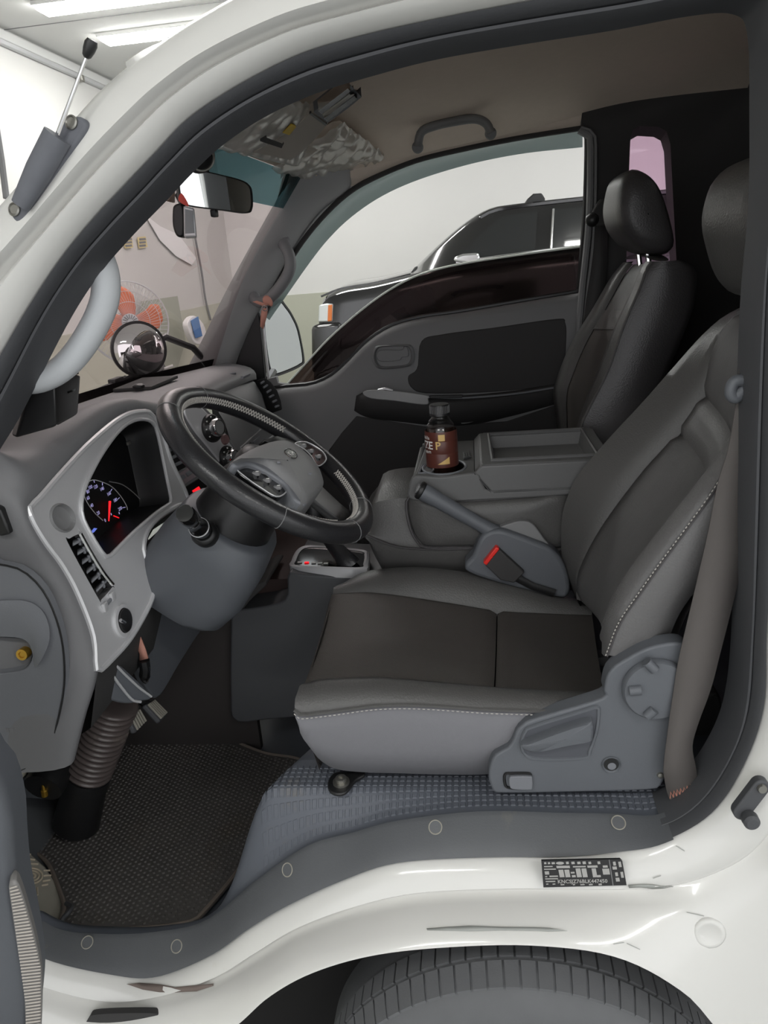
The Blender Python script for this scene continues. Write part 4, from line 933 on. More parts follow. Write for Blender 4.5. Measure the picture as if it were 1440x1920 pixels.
# ---- black phone box on the dash near the driver pillar
bx = thing('dash_speaker_box', 'black box with a small silver mark standing on the dash by the driver pillar', 'box', P(110, 795, Y=1.03))
MB().prism(PL([(30, 822), (52, 735), (72, 706), (104, 702), (108, 800)], 1.0), (-.02, .02, 0)).build('side_shell', M['black'], bx, bevel=.004)
MB().prism(PL([(104, 712), (148, 700), (153, 706), (148, 778), (108, 800)], 1.03), (-.05, .03, 0)).build('front_shell', M['trim_dark'], bx, bevel=.006, bseg=3)
MB().prism(PL([(126, 734), (141, 729), (142, 732), (127, 738)], 1.028), (0, .002, 0)).build('mark', M['chrome'], bx)
MB().prism(PL([(104, 700), (125, 690), (150, 698), (148, 702), (106, 713)], 1.035), (-.05, .03, 0)).build('top_shell', M['black'], bx, bevel=.003)
# ---- outside: round convex mirror and wiper
cvx = thing('convex_mirror', 'round convex mirror on an arm ahead of the windscreen', 'mirror', P(262, 700, Y=1.9))
mcn = P(261, 655, Y=1.9); mn = (-mcn).normalized(); mn = (mn + Vector((.35, 0, -.02))).normalized(); Rm = .066
MB().lathe([(Rm, 0), (Rm * .9, .009), (Rm * .7, .018), (Rm * .45, .025), (Rm * .2, .029), (0, .030)], mcn, mn, seg=40).build('mirror_dome', M['mirror'], cvx, smooth=80)
MB().lathe([(Rm * 1.0, .004), (Rm * 1.06, .002), (Rm * 1.06, -.006), (Rm * .8, -.03), (0, -.045)], mcn, mn, seg=40).build('mirror_back', M['black'], cvx, smooth=60)
MB().tube([mcn - mn * .02, P(310, 632, Y=2.0), P(362, 652, Y=2.1), P(380, 672, Y=2.14)], .009, 8).build('mirror_arm', M['black'], cvx)
MB().tube([mcn - mn * .03, mcn - mn * .03 - Vector((-.02, 0, .12))], .012, 8).build('mirror_post', M['black'], cvx)
wp = thing('wiper', 'dark windscreen wiper resting along the base of the screen', 'wiper', P(200, 745, Y=1.45))
def wpt(px, py): 
    # on the screen's outer side near its base
    for k in range(60):
        y = 1.05 + k * .012; q = wsrow(y, -.02) + Vector((-.03, 0, .02)); a_ = P(px, py, Y=y)
        if (a_ - q).x > 0 or k == 59: 
            pass
    return P(px, py, X=-.83)
MB().tube([P(150, 750, X=-.85), P(200, 728, X=-.855), P(262, 702, X=-.86)], .009, 6).build('wiper_blade', M['black'], wp)
MB().tube([P(135, 775, X=-.84), P(190, 735, X=-.855), P(235, 708, X=-.86)], .006, 6).build('wiper_arm', M['trim_grey'], wp)
MB().box(P(218, 716, X=-.855), (.02, .05, .02), r=.004).build('wiper_joint', M['black'], wp)
tag(MB().tube([P(155, 760, X=-.88), P(200, 742, X=-.88), P(265, 712, X=-.88), P(300, 690, X=-.9)], .018, 8).build('cowl_strip', M['black']), 'black rubber cowl strip along the foot of the windscreen', 'strip')
# ================================================================== steering wheel
WC = P(507, 866, Y=1.225); wn_ = Vector((.62, 0, .785)).normalized(); wu = Vector((.785, 0, -.62)).normalized(); wv = Vector((0, 1, 0))
WR, WT = .1825, .0178
sw = thing('steering_wheel', 'black leather steering wheel with pale stitching and grey airbag pad', 'steering wheel', WC - wn_ * .05)
def wp_(r, a, h=0): return WC + (wu * math.cos(a) + wv * math.sin(a)) * r + wn_ * h
MB().tube([wp_(WR, 2 * pi * k / 72) for k in range(72)], WT, 16, closed=True, flat=1.12, up=wn_).build('rim', M['wheel'], sw, smooth=70)
def rimp(a, phi, e=1.02):   # phi: 0 towards hub, pi/2 towards driver
    return WC + (wu * math.cos(a) + wv * math.sin(a)) * (WR - math.cos(phi) * WT * 1.12 * e) + wn_ * math.sin(phi) * WT * e
for a0, a1 in ((-.25, .9), (1.7, 4.35), (4.9, 5.75)):
    n = int((a1 - a0) * WR / .0062); s_ = MB()
    for k in range(n):
        a = a0 + (a1 - a0) * k / n; d = (a1 - a0) / n
        s_.tube([rimp(a, .15, 1.04), rimp(a + d * .5, .42, 1.05), rimp(a + d, .70, 1.04)], .0011, 4)
        s_.tube([rimp(a + d, .15, 1.04), rimp(a + d * .5, .42, 1.06), rimp(a, .70, 1.04)], .0011, 4)
    s_.build('rim_stitching', M['stitch'], sw, kind='stuff')
for a in (.35, -.35, pi - .4, pi + .4, 1.2, -1.2):    # leather joint seams round the rim
    MB().tube([WC + (wu * math.cos(a) + wv * math.sin(a)) * (WR + math.cos(f) * WT * 1.13) + wn_ * math.sin(f) * WT * 1.02 for f in [2 * pi * k / 16 for k in range(16)]], .0007, 4, closed=True).build('rim_seam', M['trim_grey'], sw)
# airbag pad: domed, traced on the wheel plane
HP = Plane(WC + wn_ * .028, WC + wn_ * .028 + wu, WC + wn_ * .028 + wv)
pad = [(436, 862), (452, 849), (490, 831), (524, 824), (550, 830), (578, 851), (600, 876), (610, 898), (607, 912), (576, 940), (562, 926), (546, 906), (517, 880), (492, 864), (464, 859)]
p3_ = rs(HP.l(pad), 60, True); pcn = sum(p3_, Vector()) / 60
ab_ = MB().grid([[p - wn_ * .05 for p in p3_], [p - wn_ * .012 for p in p3_], [p + (pcn - p) * .03 - wn_ * .003 for p in p3_], [p + (pcn - p) * .12 + wn_ * .004 for p in p3_], [p + (pcn - p) * .45 + wn_ * .008 for p in p3_], [p + (pcn - p) * .98 + wn_ * .009 for p in p3_]], cu=True).build('airbag_pad', M['trim_grey'], sw, smooth=55)
# oval badge
bcn = HP.p(545, 851, .010); 
MB().tube([bcn + wv * .0185 * math.cos(a) + wu * .0105 * math.sin(a) for a in [2 * pi * k / 32 for k in range(32)]], .0017, 6, closed=True).build('badge_ring', M['chrome'], ab_)
MB().prism([bcn + wv * .0175 * math.cos(a) + wu * .0098 * math.sin(a) for a in [2 * pi * k / 32 for k in range(32)]], wn_ * .001).build('badge_plate', M['black'], ab_)
text(None, 'badge_letters', 'KIA', bcn + wn_ * .0012, wv, -wu, .0135, M['chrome'], ab_, bold=.02)
MB().box(HP.p(523, 867, .009), (.006, .005, .003), r=.001).build('horn_mark', M['dash_light'], ab_)
MB().box(HP.p(581, 888, .009), (.006, .006, .003), r=.001).build('airbag_mark', M['dash_light'], ab_)
# lower pad skirt (lighter, dips round the button pod)
sk_ = [(433, 866), (450, 858), (466, 858), (494, 863), (519, 879), (548, 905), (576, 940), (568, 944), (552, 934), (540, 914), (530, 902), (500, 883), (470, 870), (446, 875)]
MB().prism(rs(HP.l(sk_, -.006), 50, True), wn_ * -.03).build('pad_skirt', M['dash_light'], sw, bevel=.004, bseg=3)
hb_ = MB().lathe([(.05, -.05), (.055, -.02), (.05, .0), (.03, .006), (0, .007)], WC, wn_, seg=28, ref=wv).build('hub', M['black'], sw, smooth=60)
# spokes with button pods (near, far) and the bottom spoke
for sgn, nm in ((-1, 'near'), (1, 'far')):
    a_c = sgn * pi / 2 * .93
    row = []
    for r, hw, h in ((.05, .042, .012), (.10, .034, .010), (.135, .028, .002), (.165, .026, -.004)):
        row.append([wp_(r, a_c + q * hw / r, h + dz) for q, dz in ((-1, -.012), (-.9, .0), (0, .004), (.9, 0), (1, -.012))])
    MB().grid(row).build('spoke', M['black'], sw, smooth=50, solid=.004)
    po = rs(HP.l([(442, 877), (467, 871), (499, 884), (530, 903), (539, 918), (520, 932), (490, 916), (460, 895)] if sgn < 0 else [(553, 832), (572, 829), (592, 838), (607, 850), (611, 863), (596, 874), (584, 856), (570, 842)], -.014), 36, True); poc = sum(po, Vector()) / 36
    MB().prism(po, -wn_ * .012).build('button_pod', M['gloss'], sw, bevel=.002)
    MB().tube([p + wn_ * .0005 for p in po], .0012, 6, closed=True).build('pod_trim', M['silver'], sw)
    for k in range(3):
        pq = HP.p(*((480 + k * 20, 888 + k * 13) if sgn < 0 else (568 + k * 14, 836 + k * 10)), -.013)
        MB().box(pq, (.013, .010, .006), r=.002).build('pod_button', M['trim_grey'], sw)
        MB().box(pq + wn_ * .0035, (.005, .004, .002), r=.0008).build('pod_icon', M['lwhite'], sw)
row = []
for r, hw, h in ((.05, .05, .0), (.10, .042, .0), (.14, .036, -.006), (.165, .034, -.008)):
    row.append([wp_(r, q * hw / r, h + dz) for q, dz in ((-1, -.01), (-.85, 0), (0, .003), (.85, 0), (1, -.01))])
MB().grid(row).build('spoke', M['black'], sw, smooth=50, solid=.004)
# ================================================================== steering column
co_ = thing('steering_column', 'grey steering column cover with stalk, bellows and boot', 'steering column', WC - wn_ * .3 - Vector((0, 0, .3)))
secs = []
for s, ry, rz in ((.035, .055, .055), (.06, .068, .064), (.12, .074, .07), (.17, .078, .08)):
    c = WC - wn_ * s
    secs.append([c + wv * ry * math.cos(a) + wu * rz * math.sin(a) for a in [2 * pi * k / 32 for k in range(32)]])
MB().grid(secs, cu=True, cap=True).build('upper_shroud', M['black'], co_, smooth=60)
secs = []
for s, ry, rz, dx in ((.125, .080, .080, 0), (.135, .088, .086, 0), (.19, .082, .096, 0), (.26, .068, .100, -.002), (.31, .062, .094, -.008), (.325, .056, .08, -.012)):
    c = WC - wn_ * s + wu * dx
    secs.append([c + wv * ry * math.copysign(abs(math.cos(a)) ** .7, math.cos(a)) + wu * rz * math.copysign(abs(math.sin(a)) ** .7, math.sin(a)) for a in [2 * pi * k / 40 for k in range(40)]])
MB().grid(secs, cu=True, cap=True).build('lower_shroud', M['col'], co_, smooth=60)
# knee cover below the column
KP = Plane(P(300, 1110, Y=1.25), P(390, 1150, Y=1.42), P(300, 1300, Y=1.27))
MB().prism(rs(KP.l([(230, 1205), (270, 1110), (330, 1090), (400, 1120), (455, 1095), (430, 1125), (380, 1180), (340, 1240), (300, 1306), (282, 1300), (262, 1262)]), 60, True), KP.n * -.02).build('knee_cover', M['col'], co_, bevel=.006)
# stalk with round end
s0, s1 = P(384, 1000, Y=1.135), P(346, 962, Y=1.045); ax = (s1 - s0).normalized(); L_ = (s1 - s0).length
MB().lathe([(.021, -.012), (.022, .004), (.019, .008), (.016, .010)], s0, ax, seg=24).build('stalk_socket', M['black'], co_, smooth=50)
MB().lathe([(.0155, 0), (.0155, L_ * .30), (.0145, L_ * .31), (.0145, L_ * .36), (.013, L_ * .38), (.0125, L_ * .70), (.0138, L_ * .72), (.0145, L_ * .80), (.0145, L_ * .97), (.013, L_), (0, L_ + .0008)], s0, ax, seg=28).build('stalk', M['gloss'], co_, smooth=40)
MB().lathe([(.0162, L_ * .29), (.0166, L_ * .30), (.0166, L_ * .315), (.0155, L_ * .325)], s0, ax, seg=28, cap=False).build('stalk_ring', M['silver'], co_)
# bellows and boot
b0, b1 = P(216, 1315, Y=1.2), P(165, 1448, Y=1.2); nb = 14; pr = []
axb = (b1 - b0).normalized(); Lb = (b1 - b0).length
for k in range(nb * 6 + 1):
    pr.append((.034 + .012 * abs(math.sin(pi * k / 6)) ** .7, Lb * k / (nb * 6)))
MB().lathe(pr, b0, axb, seg=28).build('bellows', mat('bellows_rubber', (84, 76, 74), .3, dirt=(120, 112, 104), dscale=30, dlo=.6, dhi=.8), co_, smooth=89)
MB().lathe([(.046, 0), (.047, .01), (.047, .02)], b1, axb, seg=28).build('boot_collar', M['black'], co_)
b2 = P(148, 1528, Y=1.2)
MB().tube([b1, b1.lerp(b2, .5), b2 + Vector((-.01, 0, -.02))], [.045, .042, .046], 20).build('boot', M['black'], co_, smooth=60)
# small hood under the bezel with light edges
hb2 = Plane(P(210, 1250, Y=1.06), P(285, 1310, Y=1.12), P(200, 1300, Y=1.05))
MB().prism(cr(hb2.l([(206, 1258), (218, 1248), (235, 1256), (284, 1306), (262, 1316), (240, 1320), (215, 1316), (192, 1302), (200, 1275)]), 40, True), hb2.n * -.05).build('lower_bracket', M['col'], co_, bevel=.004)
MB().tube(rs(hb2.l([(206, 1258), (225, 1285), (248, 1312), (264, 1316)], .002), 14), .0025, 6).build('bracket_edge', M['silver'], co_)
MB().tube(rs(hb2.l([(218, 1248), (240, 1270), (262, 1290), (284, 1306)], .002), 14), .0022, 6).build('bracket_edge', M['silver'], co_)
# release lever with strap
rl = thing('release_lever', 'small black release lever with worn pink strap below the dash', 'lever', P(272, 1280, Y=1.16))
MB().grid([PL([(254, 1205), (264, 1194)], 1.16), PL([(262, 1225), (273, 1218)], 1.158), PL([(262, 1238), (278, 1234)], 1.16)]).build('strap', M['pinkstrap'], rl, solid=.003)
MB().tube(rs(PL([(270, 1238), (272, 1255), (270, 1272), (276, 1280)], 1.16), 12), [.010] * 8 + [.008, .006, .005, .004], 8).build('handle', M['black'], rl)
MB().tube(PL([(279, 1250), (281, 1268), (275, 1278)], 1.155), .0015, 5).build('wire_loop', M['chrome'], rl)
# ================================================================== pedals
def pedal(px, Y, label, n_r, arm_to, tilt):
    p4 = PL(px, Y); t = thing('foot_pedal', label, 'pedal', sum(p4, Vector()) / 4 - Vector((0, 0, .03)))
    nn = (p4[1] - p4[0]).cross(p4[3] - p4[0]).normalized()
    if nn.dot(p4[0]) > 0: nn = -nn
    MB().prism(p4, -nn * .012).build('pad', M['rubber'], t, bevel=.004)
    for k in range(n_r):
        s = (k + .7) / (n_r + .4)
        MB().tube([p4[0].lerp(p4[1], s).lerp(p4[3].lerp(p4[2], s), .08) + nn * .001, p4[0].lerp(p4[1], s).lerp(p4[3].lerp(p4[2], s), .92) + nn * .001], .0026, 6).build('rib', M['dirtpl'], t)
    c = sum(p4, Vector()) / 4
    MB().tube([c - nn * .008, c + Vector((-.05, .0, .05)), c + Vector((-.12, 0, .22))], .009, 8).build('arm', M['black'], t)
    return t
pedal([(272, 1320), (288, 1310), (316, 1338), (302, 1352)], [1.27, 1.32, 1.32, 1.27], 'ribbed brake pedal peeking out right of the column bellows', 5, None, 0)
pedal([(236, 1335), (262, 1328), (276, 1352), (256, 1374)], [1.20, 1.26, 1.26, 1.20], 'ribbed rubber pedal just beside the column bellows', 5, None, 0)
# ================================================================== driver seat
ds = thing('driver_seat', 'driver seat with dark woven cushion insert, grey leather bolsters and plastic side cover', 'seat', (.0, 1.22, -.78))
NC = 40
def crv(px, Y, n=NC): return rs(PL(px, Y), n)
# cushion rows, near to far
bottom = crv([(582, 1400), (600, 1425), (640, 1444), (748, 1450), (907, 1452), (1000, 1440), (1100, 1430)], .995)
mid = crv([(560, 1362), (572, 1388), (630, 1402), (748, 1406), (907, 1404), (1000, 1392), (1120, 1385)], .972)
seam = crv([(552, 1331), (565, 1340), (623, 1334), (707, 1323), (790, 1322), (915, 1330), (1040, 1333), (1130, 1330)], .975)
nin = crv([(569, 1287), (596, 1278), (623, 1275), (707, 1273), (790, 1280), (940, 1294), (1040, 1300), (1135, 1306)], 1.035)
fin = crv([(623, 1112), (686, 1109), (740, 1114), (790, 1121), (860, 1132), (936, 1144), (1030, 1149), (1110, 1152)], 1.375)
fto = crv([(636, 1098), (682, 1073), (748, 1064), (811, 1065), (915, 1079), (998, 1098), (1060, 1118), (1110, 1130)], 1.425)
fbo = [p + Vector((0, .035, -.10)) for p in fto]
def lift(r, dz): return [p + Vector((0, 0, dz)) for p in r]
# side cloth
side_rows = [[p + Vector((0, .03, -.005)) for p in bottom], bottom, mid, mix(mid, seam, .6, -.004), mix(mid, seam, .97, 0), [p + Vector((0, .01, 0)) for p in seam]]
# wrap round the front
def front_wrap(rows, dx=.012, dy=.03, n=3):
    out = []
    for r in rows:
        pre = [r[0] + Vector((-.010, dy * .55, 0)), r[0] + Vector((.004, dy * 1.6, -.004))]
        out.append([pre[1], pre[0]] + r)
    return out
MB().grid([[r[0] + Vector((.03, .12, 0)), r[0] + Vector((.008, .05, 0)), r[0] + Vector((-.001, .018, 0))] + r for r in side_rows]).build('side_cloth', M['cloth'], ds, smooth=70)
bol = [[p + Vector((0, .004, -.002)) for p in seam], mix(seam, nin, .03, -.001), lift(mix(seam, nin, .35, -.012), .012), lift(mix(seam, nin, .68, 0), .014), lift(mix(seam, nin, .93), .007), lift(nin, -.006), lift(mix(nin, fin, .01), -.012)]
MB().grid(bol).build('near_bolster', M['leather'], ds, smooth=70)
# insert: front and rear panels with a seam between
def ins_rows(): 
    out = []
    for t_ in (-.005, .01, .03, .12, .3, .5, .7, .88, .97, .99, 1.005):
        out.append([p + Vector((0, 0, -.010 * math.sin(pi * min(max(t_, 0), 1)) + (-.008 if t_ in (-.005, 1.005) else 0))) for p in mix(nin, fin, t_)])
    return out
ir = ins_rows(); KS = 25
def dip(rr, k):   # rounded end at the seam
    for r in rr: r[k] = r[k] + Vector((0, 0, -.007))
fa = [r[:KS + 1] for r in ir]; fa = [[p.copy() for p in r] for r in fa]; dip(fa, -1)
ra = [[p.copy() for p in r[KS:]] for r in ir]; dip(ra, 0)
for r in ra: r[0] += Vector((.002, 0, 0))
MB().grid([[r[0] + Vector((.012, 0, -.16)), r[0] + Vector((-.006, 0, -.07)), r[0] + Vector((-.010, 0, -.022))] + r for r in fa]).build('cushion_insert_front', M['insert'], ds, smooth=70)
MB().grid(ra).build('cushion_insert_rear', M['insert'], ds, smooth=70)
fb = [lift(mix(nin, fin, .99), -.012), lift(fin, -.004), lift(mix(fin, fto, .25), .008), lift(mix(fin, fto, .6), .006), fto, [p + Vector((0, .022, -.012)) for p in fto], fbo]
MB().grid(fb).build('far_bolster', M['leather'], ds, smooth=70)
# front face under the insert, leather
ff = []
for rr in ([seam[0] + Vector((.03, .035, -.01)), nin[0], mix(nin, fin, .5)[0], fin[0], fto[0], fbo[0]],):
    ff = [[p + Vector((.003, .0, -.004)) for p in rr], [p + Vector((-.004, .006, -.03)) for p in rr], [Vector((p.x + .06, p.y, -.745)) for p in rr]]
MB().grid(ff).build('cushion_front', M['leather'], ds, smooth=70)
# piping / stitched seam along the cushion side
MB().tube([p + Vector((0, -.002, .001)) for p in seam], .0028, 6).build('piping', M['leather'], ds)
st_ = MB()
sm = rs([p + Vector((0, -.0045, -.004)) for p in seam], 130)
for k in range(0, 128, 2): st_.tube([sm[k], sm[k + 1]], .0008, 4)
st_.build('cushion_stitching', M['stitch'], ds, kind='stuff')
# ---- backrest
NB = 40
# rows from near side to far side; curves run bottom to top
nsr = crv([(1150, 1250), (1215, 1215), (1277, 1190), (1310, 1120), (1350, 1020), (1400, 900), (1440, 790), (1475, 690)], .985, NB)
nse = crv([(1136, 1228), (1160, 1167), (1197, 1112), (1241, 1050), (1284, 992), (1343, 908), (1400, 800), (1450, 690)], .985, NB)
nbo = crv([(1128, 1225), (1132, 1165), (1160, 1100), (1205, 1035), (1260, 965), (1325, 882), (1385, 790), (1440, 680)], 1.015, NB)
nib = crv([(1124, 1190), (1146, 1123), (1182, 1065), (1226, 1010), (1270, 956), (1330, 880), (1385, 800), (1432, 680)], 1.075, NB)
fib = crv([(1080, 1122), (1083, 1075), (1109, 1017), (1146, 959), (1204, 883), (1262, 817), (1313, 740), (1332, 665), (1350, 624), (1386, 580)], 1.36, NB)
fsi = crv([(1096, 1150), (1072, 1105), (1055, 1061), (1053, 977), (1066, 926), (1087, 886), (1146, 817), (1204, 755), (1255, 697), (1310, 635), (1350, 598), (1383, 579), (1408, 568)], 1.43, NB)
fba = [p + Vector((.06, .015, -.01)) for p in fsi]
back = [p + Vector((.09, .02, 0)) for p in nse]
MB().grid([[p + Vector((.085, .02, .0)) for p in nse], [p + Vector((.05, -.004, 0)) for p in nse], [p + Vector((.012, -.004, 0)) for p in nse], nse]).build('near_side_leather', M['side_leather'], ds, smooth=70)
MB().grid([[p + Vector((.006, .002, 0)) for p in nse], mix(nse, nbo, .1, -.002), mix(nse, nbo, .5, -.006), nbo, [p + Vector((.002, .0, .006)) for p in mix(nbo, nib, .35)], mix(nbo, nib, .75), mix(nbo, nib, .97), [p + Vector((.012, 0, -.008)) for p in nib]]).build('near_back_bolster', M['side_leather'], ds, smooth=70)
def brow(t_):
    return [p + Vector((.012 * math.sin(pi * t_), 0, -.006 * math.sin(pi * t_))) for p in mix(nib, fib, t_)]
br = [[p + Vector((.01, 0, -.006)) for p in mix(nib, fib, -.01)]] + [brow(t_) for t_ in (.01, .1, .3, .5, .7, .9, .99)] + [[p + Vector((.01, 0, -.006)) for p in mix(nib, fib, 1.01)]]
def bpart(k0, k1, name, m_):
    rr = [[p.copy() for p in r[k0:k1 + 1]] for r in br]
    for r in rr:
        r[0] += Vector((.008, 0, -.004)); r[-1] += Vector((.008, 0, -.004))
    return MB().grid(rr).build(name, m_, ds, smooth=70)
bpart(0, 24, 'back_insert', M['insert2']); bpart(24, 29, 'back_insert_band', M['side_leather']); bpart(29, 39, 'back_insert_top', M['insert2'])
MB().grid([[p + Vector((.01, 0, -.006)) for p in fib], mix(fib, fsi, .06, 0), mix(fib, fsi, .4, -.006), mix(fib, fsi, .8, -.004), fsi, [p + Vector((.02, .014, 0)) for p in fsi], fba]).build('far_back_bolster', M['leather'], ds, smooth=70)
bs = MB(); sm = rs([p + Vector((-.001, -.0042, .001)) for p in nse[:34]], 130)
for k in range(0, 128, 2): bs.tube([sm[k], sm[k + 1]], .0009, 4)
bs.build('back_stitching', M['stitch'], ds, kind='stuff')
MB().tube([p + Vector((.001, -.004, 0)) for p in nse[:36]], .0016, 6).build('back_seam', M['leather_dark'], ds)
MB().grid([[p + Vector((.10, .03, 0)) for p in nse], [p + Vector((.12, .0, 0)) for p in mix(nse, fsi, .5)], fba]).build('back_shell', M['leather_dark'], ds, smooth=70)
# headrest
def headrest(root, prof, y0, y1, m_, rnd=.035, n=40):
    pr = rs([Vector(p) for p in prof], n, True); c = sum(pr, Vector()) / n; rows = []
    for s, sc in ((0, .02), (0.0, .5), (.02, .78), (.08, .93), (.2, 1), (.5, 1.02), (.8, 1), (.92, .93), (.98, .78), (1, .5), (1, .02)):
        rows.append([Vector((c.x + (p.x - c.x) * sc, y0 + (y1 - y0) * s, c.z + (p.z - c.z) * sc)) for p in pr])
    return MB().grid(rows, cu=True).build('headrest', m_, root, smooth=80)
hp_ = PL([(1366, 380), (1384, 325), (1412, 298), (1450, 286), (1490, 300), (1510, 360), (1512, 440), (1498, 520), (1460, 556), (1415, 556), (1388, 520), (1370, 460), (1363, 420)], 1.20)
headrest(ds, hp_, 1.09, 1.36, M['leather'])
for y in (1.18, 1.28): MB().tube([Vector((hp_[9].x + .01, y, -.08)), Vector((hp_[9].x + .03, y, -.20))], .006, 8).build('headrest_post', M['chrome'], ds)
# plastic recliner cover with lever, cap, button
CV = .958
ov = [(916, 1454), (924, 1422), (938, 1410), (953, 1402), (962, 1388), (969, 1370), (982, 1358), (1001, 1349), (1126, 1311), (1132, 1296), (1138, 1269), (1150, 1252), (1166, 1241), (1206, 1219), (1240, 1209), (1275, 1206), (1292, 1216), (1298, 1250), (1290, 1330), (1272, 1420), (1247, 1458), (1239, 1474), (1214, 1482), (1080, 1486), (940, 1488), (924, 1482)]
ovr = PL(ov, CV)
scv = MB().prism(rs(ovr, 120, True), (0, .03, 0)).build('side_cover', M['seat_plastic'], ds, bevel=.006, bseg=3)
# lever pocket: rim and recess, lever
pk_ = cr(PL([(985, 1372), (1000, 1362), (1090, 1334), (1118, 1326), (1122, 1336), (1118, 1370), (1106, 1405), (1094, 1420), (1010, 1422), (984, 1412), (978, 1392)], CV - .001), 50, True); pkc = sum(pk_, Vector()) / 50
MB().tube(pk_, .003, 6, closed=True).build('pocket_rim', M['seat_plastic'], scv)
MB().prism([p + Vector((0, .0005, 0)) for p in pk_], (0, -.0012, 0)).build('pocket_floor', mat('pocket_floor', (74, 76, 82), .6), scv)
lv = cr(PL([(978, 1398), (1000, 1388), (1060, 1366), (1104, 1353), (1111, 1358), (1111, 1384), (1104, 1390), (1060, 1398), (1000, 1410)], CV - .014), 44, True)
lvc = sum(lv, Vector()) / 44
MB().grid([[p + Vector((0, .014, 0)) for p in lv], lv, [p + (lvc - p) * .12 + Vector((0, -.004, 0)) for p in lv], [p + (lvc - p) * .98 + Vector((0, -.005, 0)) for p in lv]], cu=True).build('recline_lever', M['seat_plastic'], scv, smooth=50)
MB().prism(PL([(1118, 1350), (1125, 1344), (1124, 1358), (1117, 1364)], CV - .002), (0, .004, 0)).build('lever_slot', M['black'], scv)
rcp = P(1229, 1289, Y=CV); ra_ = abs(P(1294, 1289, Y=CV).x - rcp.x)
cap_ = MB().lathe([(ra_, .002), (ra_ * .98, .008), (ra_ * .93, .011), (0, .013)], rcp, (0, -1, 0), seg=48).build('recliner_cap', M['seat_plastic'], scv, smooth=40)
for (x, y, x2, y2) in ((1212, 1240, 1228, 1256), (1180, 1295, 1202, 1293), (1213, 1342, 1227, 1330)):
    MB().tube([P(x, y, Y=CV - .012), P(x2, y2, Y=CV - .013)], .0072, 12).build('cap_notch', M['seat_plastic'], cap_, smooth=50)
MB().lathe([(.0135, .0015), (.0125, .003), (.0105, .0005), (.0095, .0004)], P(1146, 1433, Y=CV), (0, -1, 0), seg=28, cap=False).build('screw_ring', M['seat_plastic'], scv)
MB().lathe([(0, .0008), (.0105, .0008)], P(1146, 1433, Y=CV), (0, -1, 0), seg=28, cap=False).build('screw_hole', M['black'], scv)
MB().lathe([(0, .0015), (.006, .0012)], P(1147, 1436, Y=CV), (0, -1, 0), seg=16, cap=False).build('screw_head', M['dash_light'], scv)
bo_ = cr(PL([(947, 1452), (960, 1450), (990, 1450), (995, 1455), (995, 1474), (989, 1478), (955, 1477), (947, 1470)], CV - .001), 28, True)
MB().tube(bo_, .0022, 6, closed=True).build('button_frame', M['black'], scv)
bc_ = sum(bo_, Vector()) / 28
MB().prism([p + (bc_ - p) * .12 + Vector((.004, 0, 0)) for p in bo_], (0, -.006, 0)).build('slide_button', M['dash_light'], scv, bevel=.002)
MB().lathe([(0, .004), (.004, .003), (.005, 0)], P(1238, 1453, Y=CV), (0, -1, 0), seg=12).build('cover_screw', M['steel'], scv)
# seat rail with front bracket and bolt
sr = thing('seat_rail', 'black steel seat rail foot bolted to the studded floor', 'rail', (-.2, 1.0, -.78))
MB().prism(rs([P(a, b, Z=-.772) for a, b in ((616, 1468), (628, 1454), (650, 1452), (682, 1450), (684, 1458), (668, 1468), (650, 1490), (632, 1494), (617, 1486))], 40, True), (0, 0, .006)).build('foot_plate', M['black'], sr, bevel=.002)
MB().lathe([(.013, 0), (.013, .004), (.0085, .004), (.0085, .010), (.0045, .0105), (.004, .007), (0, .007)], P(640, 1468, Z=-.766), (0, 0, 1), seg=6 * 4).build('bolt', M['steel'], sr, smooth=30)
MB().box((.0, 1.06, -.765), (.46, .03, .02), r=.003).build('rail', M['trim_grey'], sr)
MB().box((.0, 1.36, -.765), (.46, .03, .02), r=.003).build('rail', M['trim_grey'], sr)
MB().box((.0, 1.21, -.745), (.40, .32, .02), r=.003).build('seat_pan', M['black'], sr)

# ================================================================== passenger seat
ps = thing('passenger_seat', 'dark leather passenger seat with separate headrest by the far door', 'seat', (.1, 1.95, -.78))
PN, PF = 1.76, 2.12
nf = crv([(1085, 830), (1090, 800), (1100, 775), (1140, 695), (1170, 610), (1200, 540), (1212, 505), (1222, 490)], PN + .0, 30)
nr_ = crv([(1200, 900), (1215, 800), (1240, 705), (1265, 645), (1290, 575), (1296, 522), (1290, 503), (1262, 489)], PN - .012, 30)
ffc = crv([(1048, 850), (1045, 800), (1037, 740), (1045, 705), (1070, 645), (1110, 580), (1145, 520), (1168, 492)], PF, 30)
n1i = mix(nf, ffc, .18); n2i = mix(nf, ffc, .78)
MB().grid([[p + Vector((.02, .03, 0)) for p in nr_], nr_, mix(nr_, nf, .5, -.012), mix(nr_, nf, .9, -.004), nf]).build('side_panel', M['leather_dark'], ps, smooth=70)
MB().grid([nf, mix(nf, ffc, .03, 0), [p + Vector((-.004, 0, .0)) for p in mix(nf, ffc, .1)], n1i, [p + Vector((.01, 0, -.006)) for p in mix(nf, ffc, .2)]]).build('near_back_bolster', M['leather'], ps, smooth=70)
pi_ = [[p + Vector((.012, 0, -.006)) for p in mix(nf, ffc, t_)] for t_ in (.19, .35, .5, .65, .77)]
MB().grid([r[:20] for r in pi_]).build('back_insert', M['insert'], ps, smooth=70)
MB().grid([[p + Vector((-.003, 0, 0)) for p in r[19:23]] for r in pi_]).build('back_insert_band', M['leather'], ps, smooth=70)
MB().grid([r[22:] for r in pi_]).build('back_insert_top', M['leather'], ps, smooth=70)
